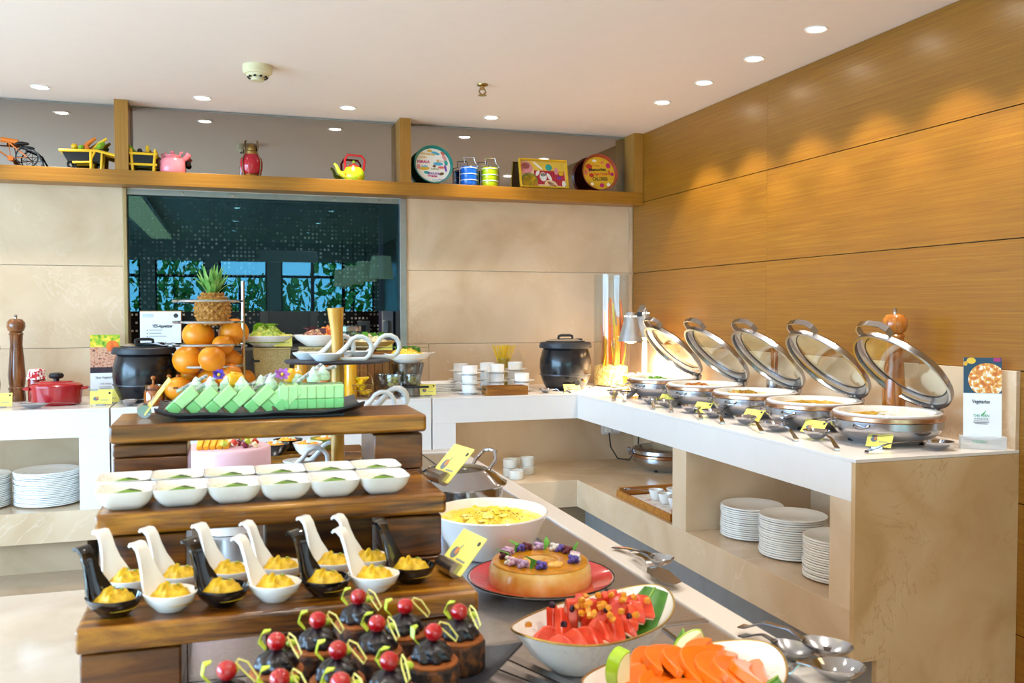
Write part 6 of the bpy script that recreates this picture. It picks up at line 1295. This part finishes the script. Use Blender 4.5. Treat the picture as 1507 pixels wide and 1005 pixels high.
def melon_piece(kind):
    t = thing('watermelon_piece', 'x', 'watermelon')
    if kind == 0:   # triangular wedge
        G().prism([(-.022, 0), (.022, 0), (.005, .044), (-.005, .044)], -.009, .009, m=Matrix(((1, 0, 0), (0, 0, -1), (0, 1, 0)))).build('flesh', WM, t, bevel=.003)
        G().bb(-.021, .021, -.0085, .0085, -.003, .001).build('pale_edge', WMR, t, bevel=.002)
    else:           # curved slice
        pts = [(.034, 0), (.031, .008), (.018, .02), (.004, .0275), (-.006, .026), (-.02, .016), (-.031, .007), (-.034, 0)]
        G().prism(pts, -.011, .011, m=Matrix(((1, 0, 0), (0, 0, -1), (0, 1, 0)))).build('flesh', WM, t, bevel=.003)
        G().bb(-.031, .031, -.010, .010, -.003, .001).build('pale_edge', WMR, t, bevel=.002)
    return t
mp = [melon_piece(0), melon_piece(1)]; used = [0, 0]; JR = random.Random(31)
WP = [(0, -.045, .04, .058, -14, 20, 12), (0, -.012, .046, .062, 10, -15, 70), (0, .02, .05, .060, -8, 12, 20), (0, .05, .04, .058, 14, 10, -20), (0, .0, .022, .066, 12, -20, 50), (0, -.055, .014, .056, -25, 30, 0), (0, .045, .012, .060, 15, 15, 35), (0, .078, .024, .056, -10, 20, 80), (0, .02, .0, .060, 30, 0, 15), (0, -.02, -.004, .060, 40, 20, 30), (0, .07, .0, .058, 30, 10, 100)]
WP += [(1, -.098 + .0245 * i, -.014 - .012 * math.sin(i * .45), .05 + .0022 * i, 38 - 2 * i, 0, 108 - 6 * i) for i in range(9)] + [(1, -.08, .026, .052, 30, 0, 160), (1, .098, .006, .062, 30, 0, 60)]
for i, (k, x, y, z, rx_, ry_, rz_) in enumerate(WP):
    o = mp[k] if not used[k] else copy_tree(mp[k]); used[k] = 1; v = rotz((x, y, z), WRZ); o.location = (wc.x + v.x, wc.y + .012 + v.y, IZ2 + z - .012); o.rotation_euler = (R(rx_ + JR.uniform(-13, 13)), R(ry_ + JR.uniform(-12, 12)), R(rz_ + JR.uniform(-16, 16)) + WRZ); o.scale = (JR.uniform(.85, 1.05), JR.uniform(.8, 1.15), JR.uniform(.9, 1.15))
    o['group'] = 'watermelon pieces'; o['label'] = 'pointed red watermelon wedge in the boat-shaped bowl' if k == 0 else 'curved red watermelon slice in the boat-shaped bowl'
PDM = P('peach_dice', 'e0901c', .3, var=.2, coat=.4); rg = random.Random(21); d0 = None
for i in range(34):
    x, y = max(-.1, min(.1, rg.gauss(-.0, .045))), max(-.055, min(.06, rg.gauss(-.004, .028))); v = rotz((x, y, 0), WRZ); loc = (wc.x + v.x, wc.y + v.y, IZ2 + .092 + rg.uniform(-.004, .010) - 5 * y * y - .8 * x * x)
    if d0 is None:
        d0 = thing('peach_dice', 'small orange peach dice scattered over the watermelon', 'peach', loc, 0, 'peach dice on the watermelon'); G().box((0, 0, 0), (.0085, .008, .0065)).build('dice', PDM, d0, bevel=.001); G().box((0, 0, .0044), (.006, .005, .001)).build('glaze_spot', P('peach_glaze', 'f0b04a', .15, coat=.6), d0)
    else: o = copy_tree(d0, loc); o.rotation_euler = (rg.random() * 3, rg.random() * 3, rg.random() * 3)
for i, (x, y, z) in enumerate(((-.052, .052, .09), (-.07, .01, .075), (-.03, .03, .085), (-.005, -.02, .088), (.03, -.035, .075))):
    v = rotz((x, y, 0), WRZ); t = thing('plum_chip', 'dark purple plum chip on the watermelon', 'garnish', (wc.x + v.x, wc.y + v.y, IZ2 + z), i, 'plum chips on the watermelon'); G().box((0, 0, 0), (.011, .006, .008), (.4, .3, i)).build('flesh', P('plum_dark', '2a1628', .4), t, bevel=.002); G().box((0, 0, .004), (.006, .004, .002), (.4, .3, i)).build('skin', P('plum_skin', '4a2848', .4), t)
# papaya slices
PAP = P('papaya_flesh', 'ea7008', .28, var=.12, ns=30, coat=.4, sss=.15)
def papaya(kind):
    t = thing('papaya_slice', 'x', 'papaya'); L = .05 if kind else .04; pts = []
    for i in range(9): u = -1 + 2 * i / 8; pts.append((u * L, .012 * (1 - u * u) * 1.6, .012 * (1 - u * u)))
    G().ribbon(pts, [.008, .018, .024, .027, .028, .027, .024, .018, .008], .0125, side=(0, .8, .6)).build('flesh', PAP, t, sm=50, bevel=.002); G().ribbon([(p[0] * .9, p[1], p[2] + .0068) for p in pts], [.003, .009, .013, .015, .015, .015, .013, .009, .003], .001, side=(0, .8, .6)).build('cut_face', P('papaya_light', 'f89a2c', .3, coat=.4), t, sm=60); return t
pq = [papaya(0), papaya(1)]; used = [0, 0]
OP = [(1, -.066 + .004 * i, .044 - .019 * i, .058 + .003 * (i % 2), 16 + 3 * i) for i in range(6)] + [(1, -.008 + .012 * i, .05 - .020 * i, .074, 34 + 4 * i) for i in range(6)] + [(1, .05 + .011 * i, .034 - .018 * i, .072 - .004 * i, 46 + 3 * i) for i in range(5)] + [(0, -.02 + .045 * i, .068 - .006 * i, .062, 4) for i in range(3)] + [(0, .088 - .012 * i, .04 - .016 * i, .06, 60) for i in range(3)] + [(0, -.03 + .03 * i, -.055, .058, 20 + 15 * i) for i in range(3)]
for i, (k, x, y, z, rz_) in enumerate(OP):
    o = pq[k] if not used[k] else copy_tree(pq[k]); used[k] = 1; v = rotz((x + .022, y, z), ORZ); o.location = (oc.x + v.x, oc.y - .014 + v.y, IZ2 + z - .006); o.rotation_euler = (R(-20 + 6 * (i % 3)), R(-6 + 4 * (i % 4)), R(rz_) + ORZ); o['group'] = 'papaya slices'; o['label'] = 'short orange papaya slice in the boat-shaped bowl' if k == 0 else 'long orange papaya slice in the boat-shaped bowl'
def apple(px, py, z, rz, s, lab):
    c = AZ(px, py, IZ2 + z); t = thing('apple_wedge', lab, 'apple', c, rz); n = 13; rings = []
    pts = [(.03 * s * math.cos(R(a)), .03 * s * math.sin(R(a))) for a in range(-90, 91, 15)]
    G().prism([(x * .75, y) for x, y in pts], -.011 * s, .011 * s, m=Matrix(((1, 0, 0), (0, 0, -1), (0, 1, 0)))).build('flesh', P('apple_flesh', 'eadcaa', .35), t, bevel=.002)
    G().ribbon([(x * .75 + .001, 0, y) for x, y in pts], .023 * s, .002, side=(0, 1, 0)).build('green_skin', P('apple_skin', '9ab81c', .2, var=.25, coat=.5), t, sm=60)
apple(920, 988, .075, R(195), 1.0, 'green apple wedge standing at the end of the papaya bowl'); apple(1018, 950, .07, R(100), .8, 'yellow-green apple wedge before the banana leaf tip'); bpy.context.scene.objects['apple_wedge.001'].rotation_euler.x = R(62)
# --- serving tools beside the bowls
sspoon(AZ(972, 832, .885), AZ(905, 808, .885), .06, .05, 'steel spoon lying behind the watermelon bowl', hook=False, lift=.004)
t = thing('cake_server', 'flat steel cake server beside the watermelon bowl', 'cake server', AZ(968, 850, .887), math.atan2(*(lambda d: (d.y, d.x))(AZ(988, 862, .887) - AZ(945, 828, .887)))); G().prism([(-.03, -.012), (.0, -.024), (.075, -.02), (.088, 0), (.075, .02), (.0, .024), (-.03, .012)], .012, .0135).build('blade', BRUSH, t, sm=0); G().ribbon([(-.028, 0, .0135), (-.07, 0, .02), (-.15, 0, .012)], [.014, .01, .02], .003).build('handle', STEEL, t, sm=60)
sspoon(AZ(1215, 968, .885), AZ(1090, 932, .885), .085, .062, 'slotted steel serving spoon beside the papaya bowl', m=BRUSH, slotted=True, hook=False, lift=.02)
sspoon(AZ(1165, 970, .885), AZ(1092, 940, .885), .075, .055, 'dark steel spoon under the slotted one', m=DSTEEL, hook=False, lift=.008)
sspoon(AZ(1232, 1000, .885), AZ(1150, 996, .885), .08, .06, 'steel serving spoon at the island edge by the papaya', hook=False, lift=.012)
t = thing('serving_tongs', 'steel tongs lying between the pastry platter and watermelon bowl', 'tongs', AZ(742, 985, .885), R(118))
for s in (-1, 1): G().ribbon([(-.13, s * .012, .008), (0, s * .018, .012), (.11, s * .004, .008)], [.016, .018, .012], .0025, side=(0, 1, 0)).build('arm', BRUSH, t, sm=60)
G().cyl((.108, 0, .0), .009, .018, 14).build('pivot', STEEL, t)
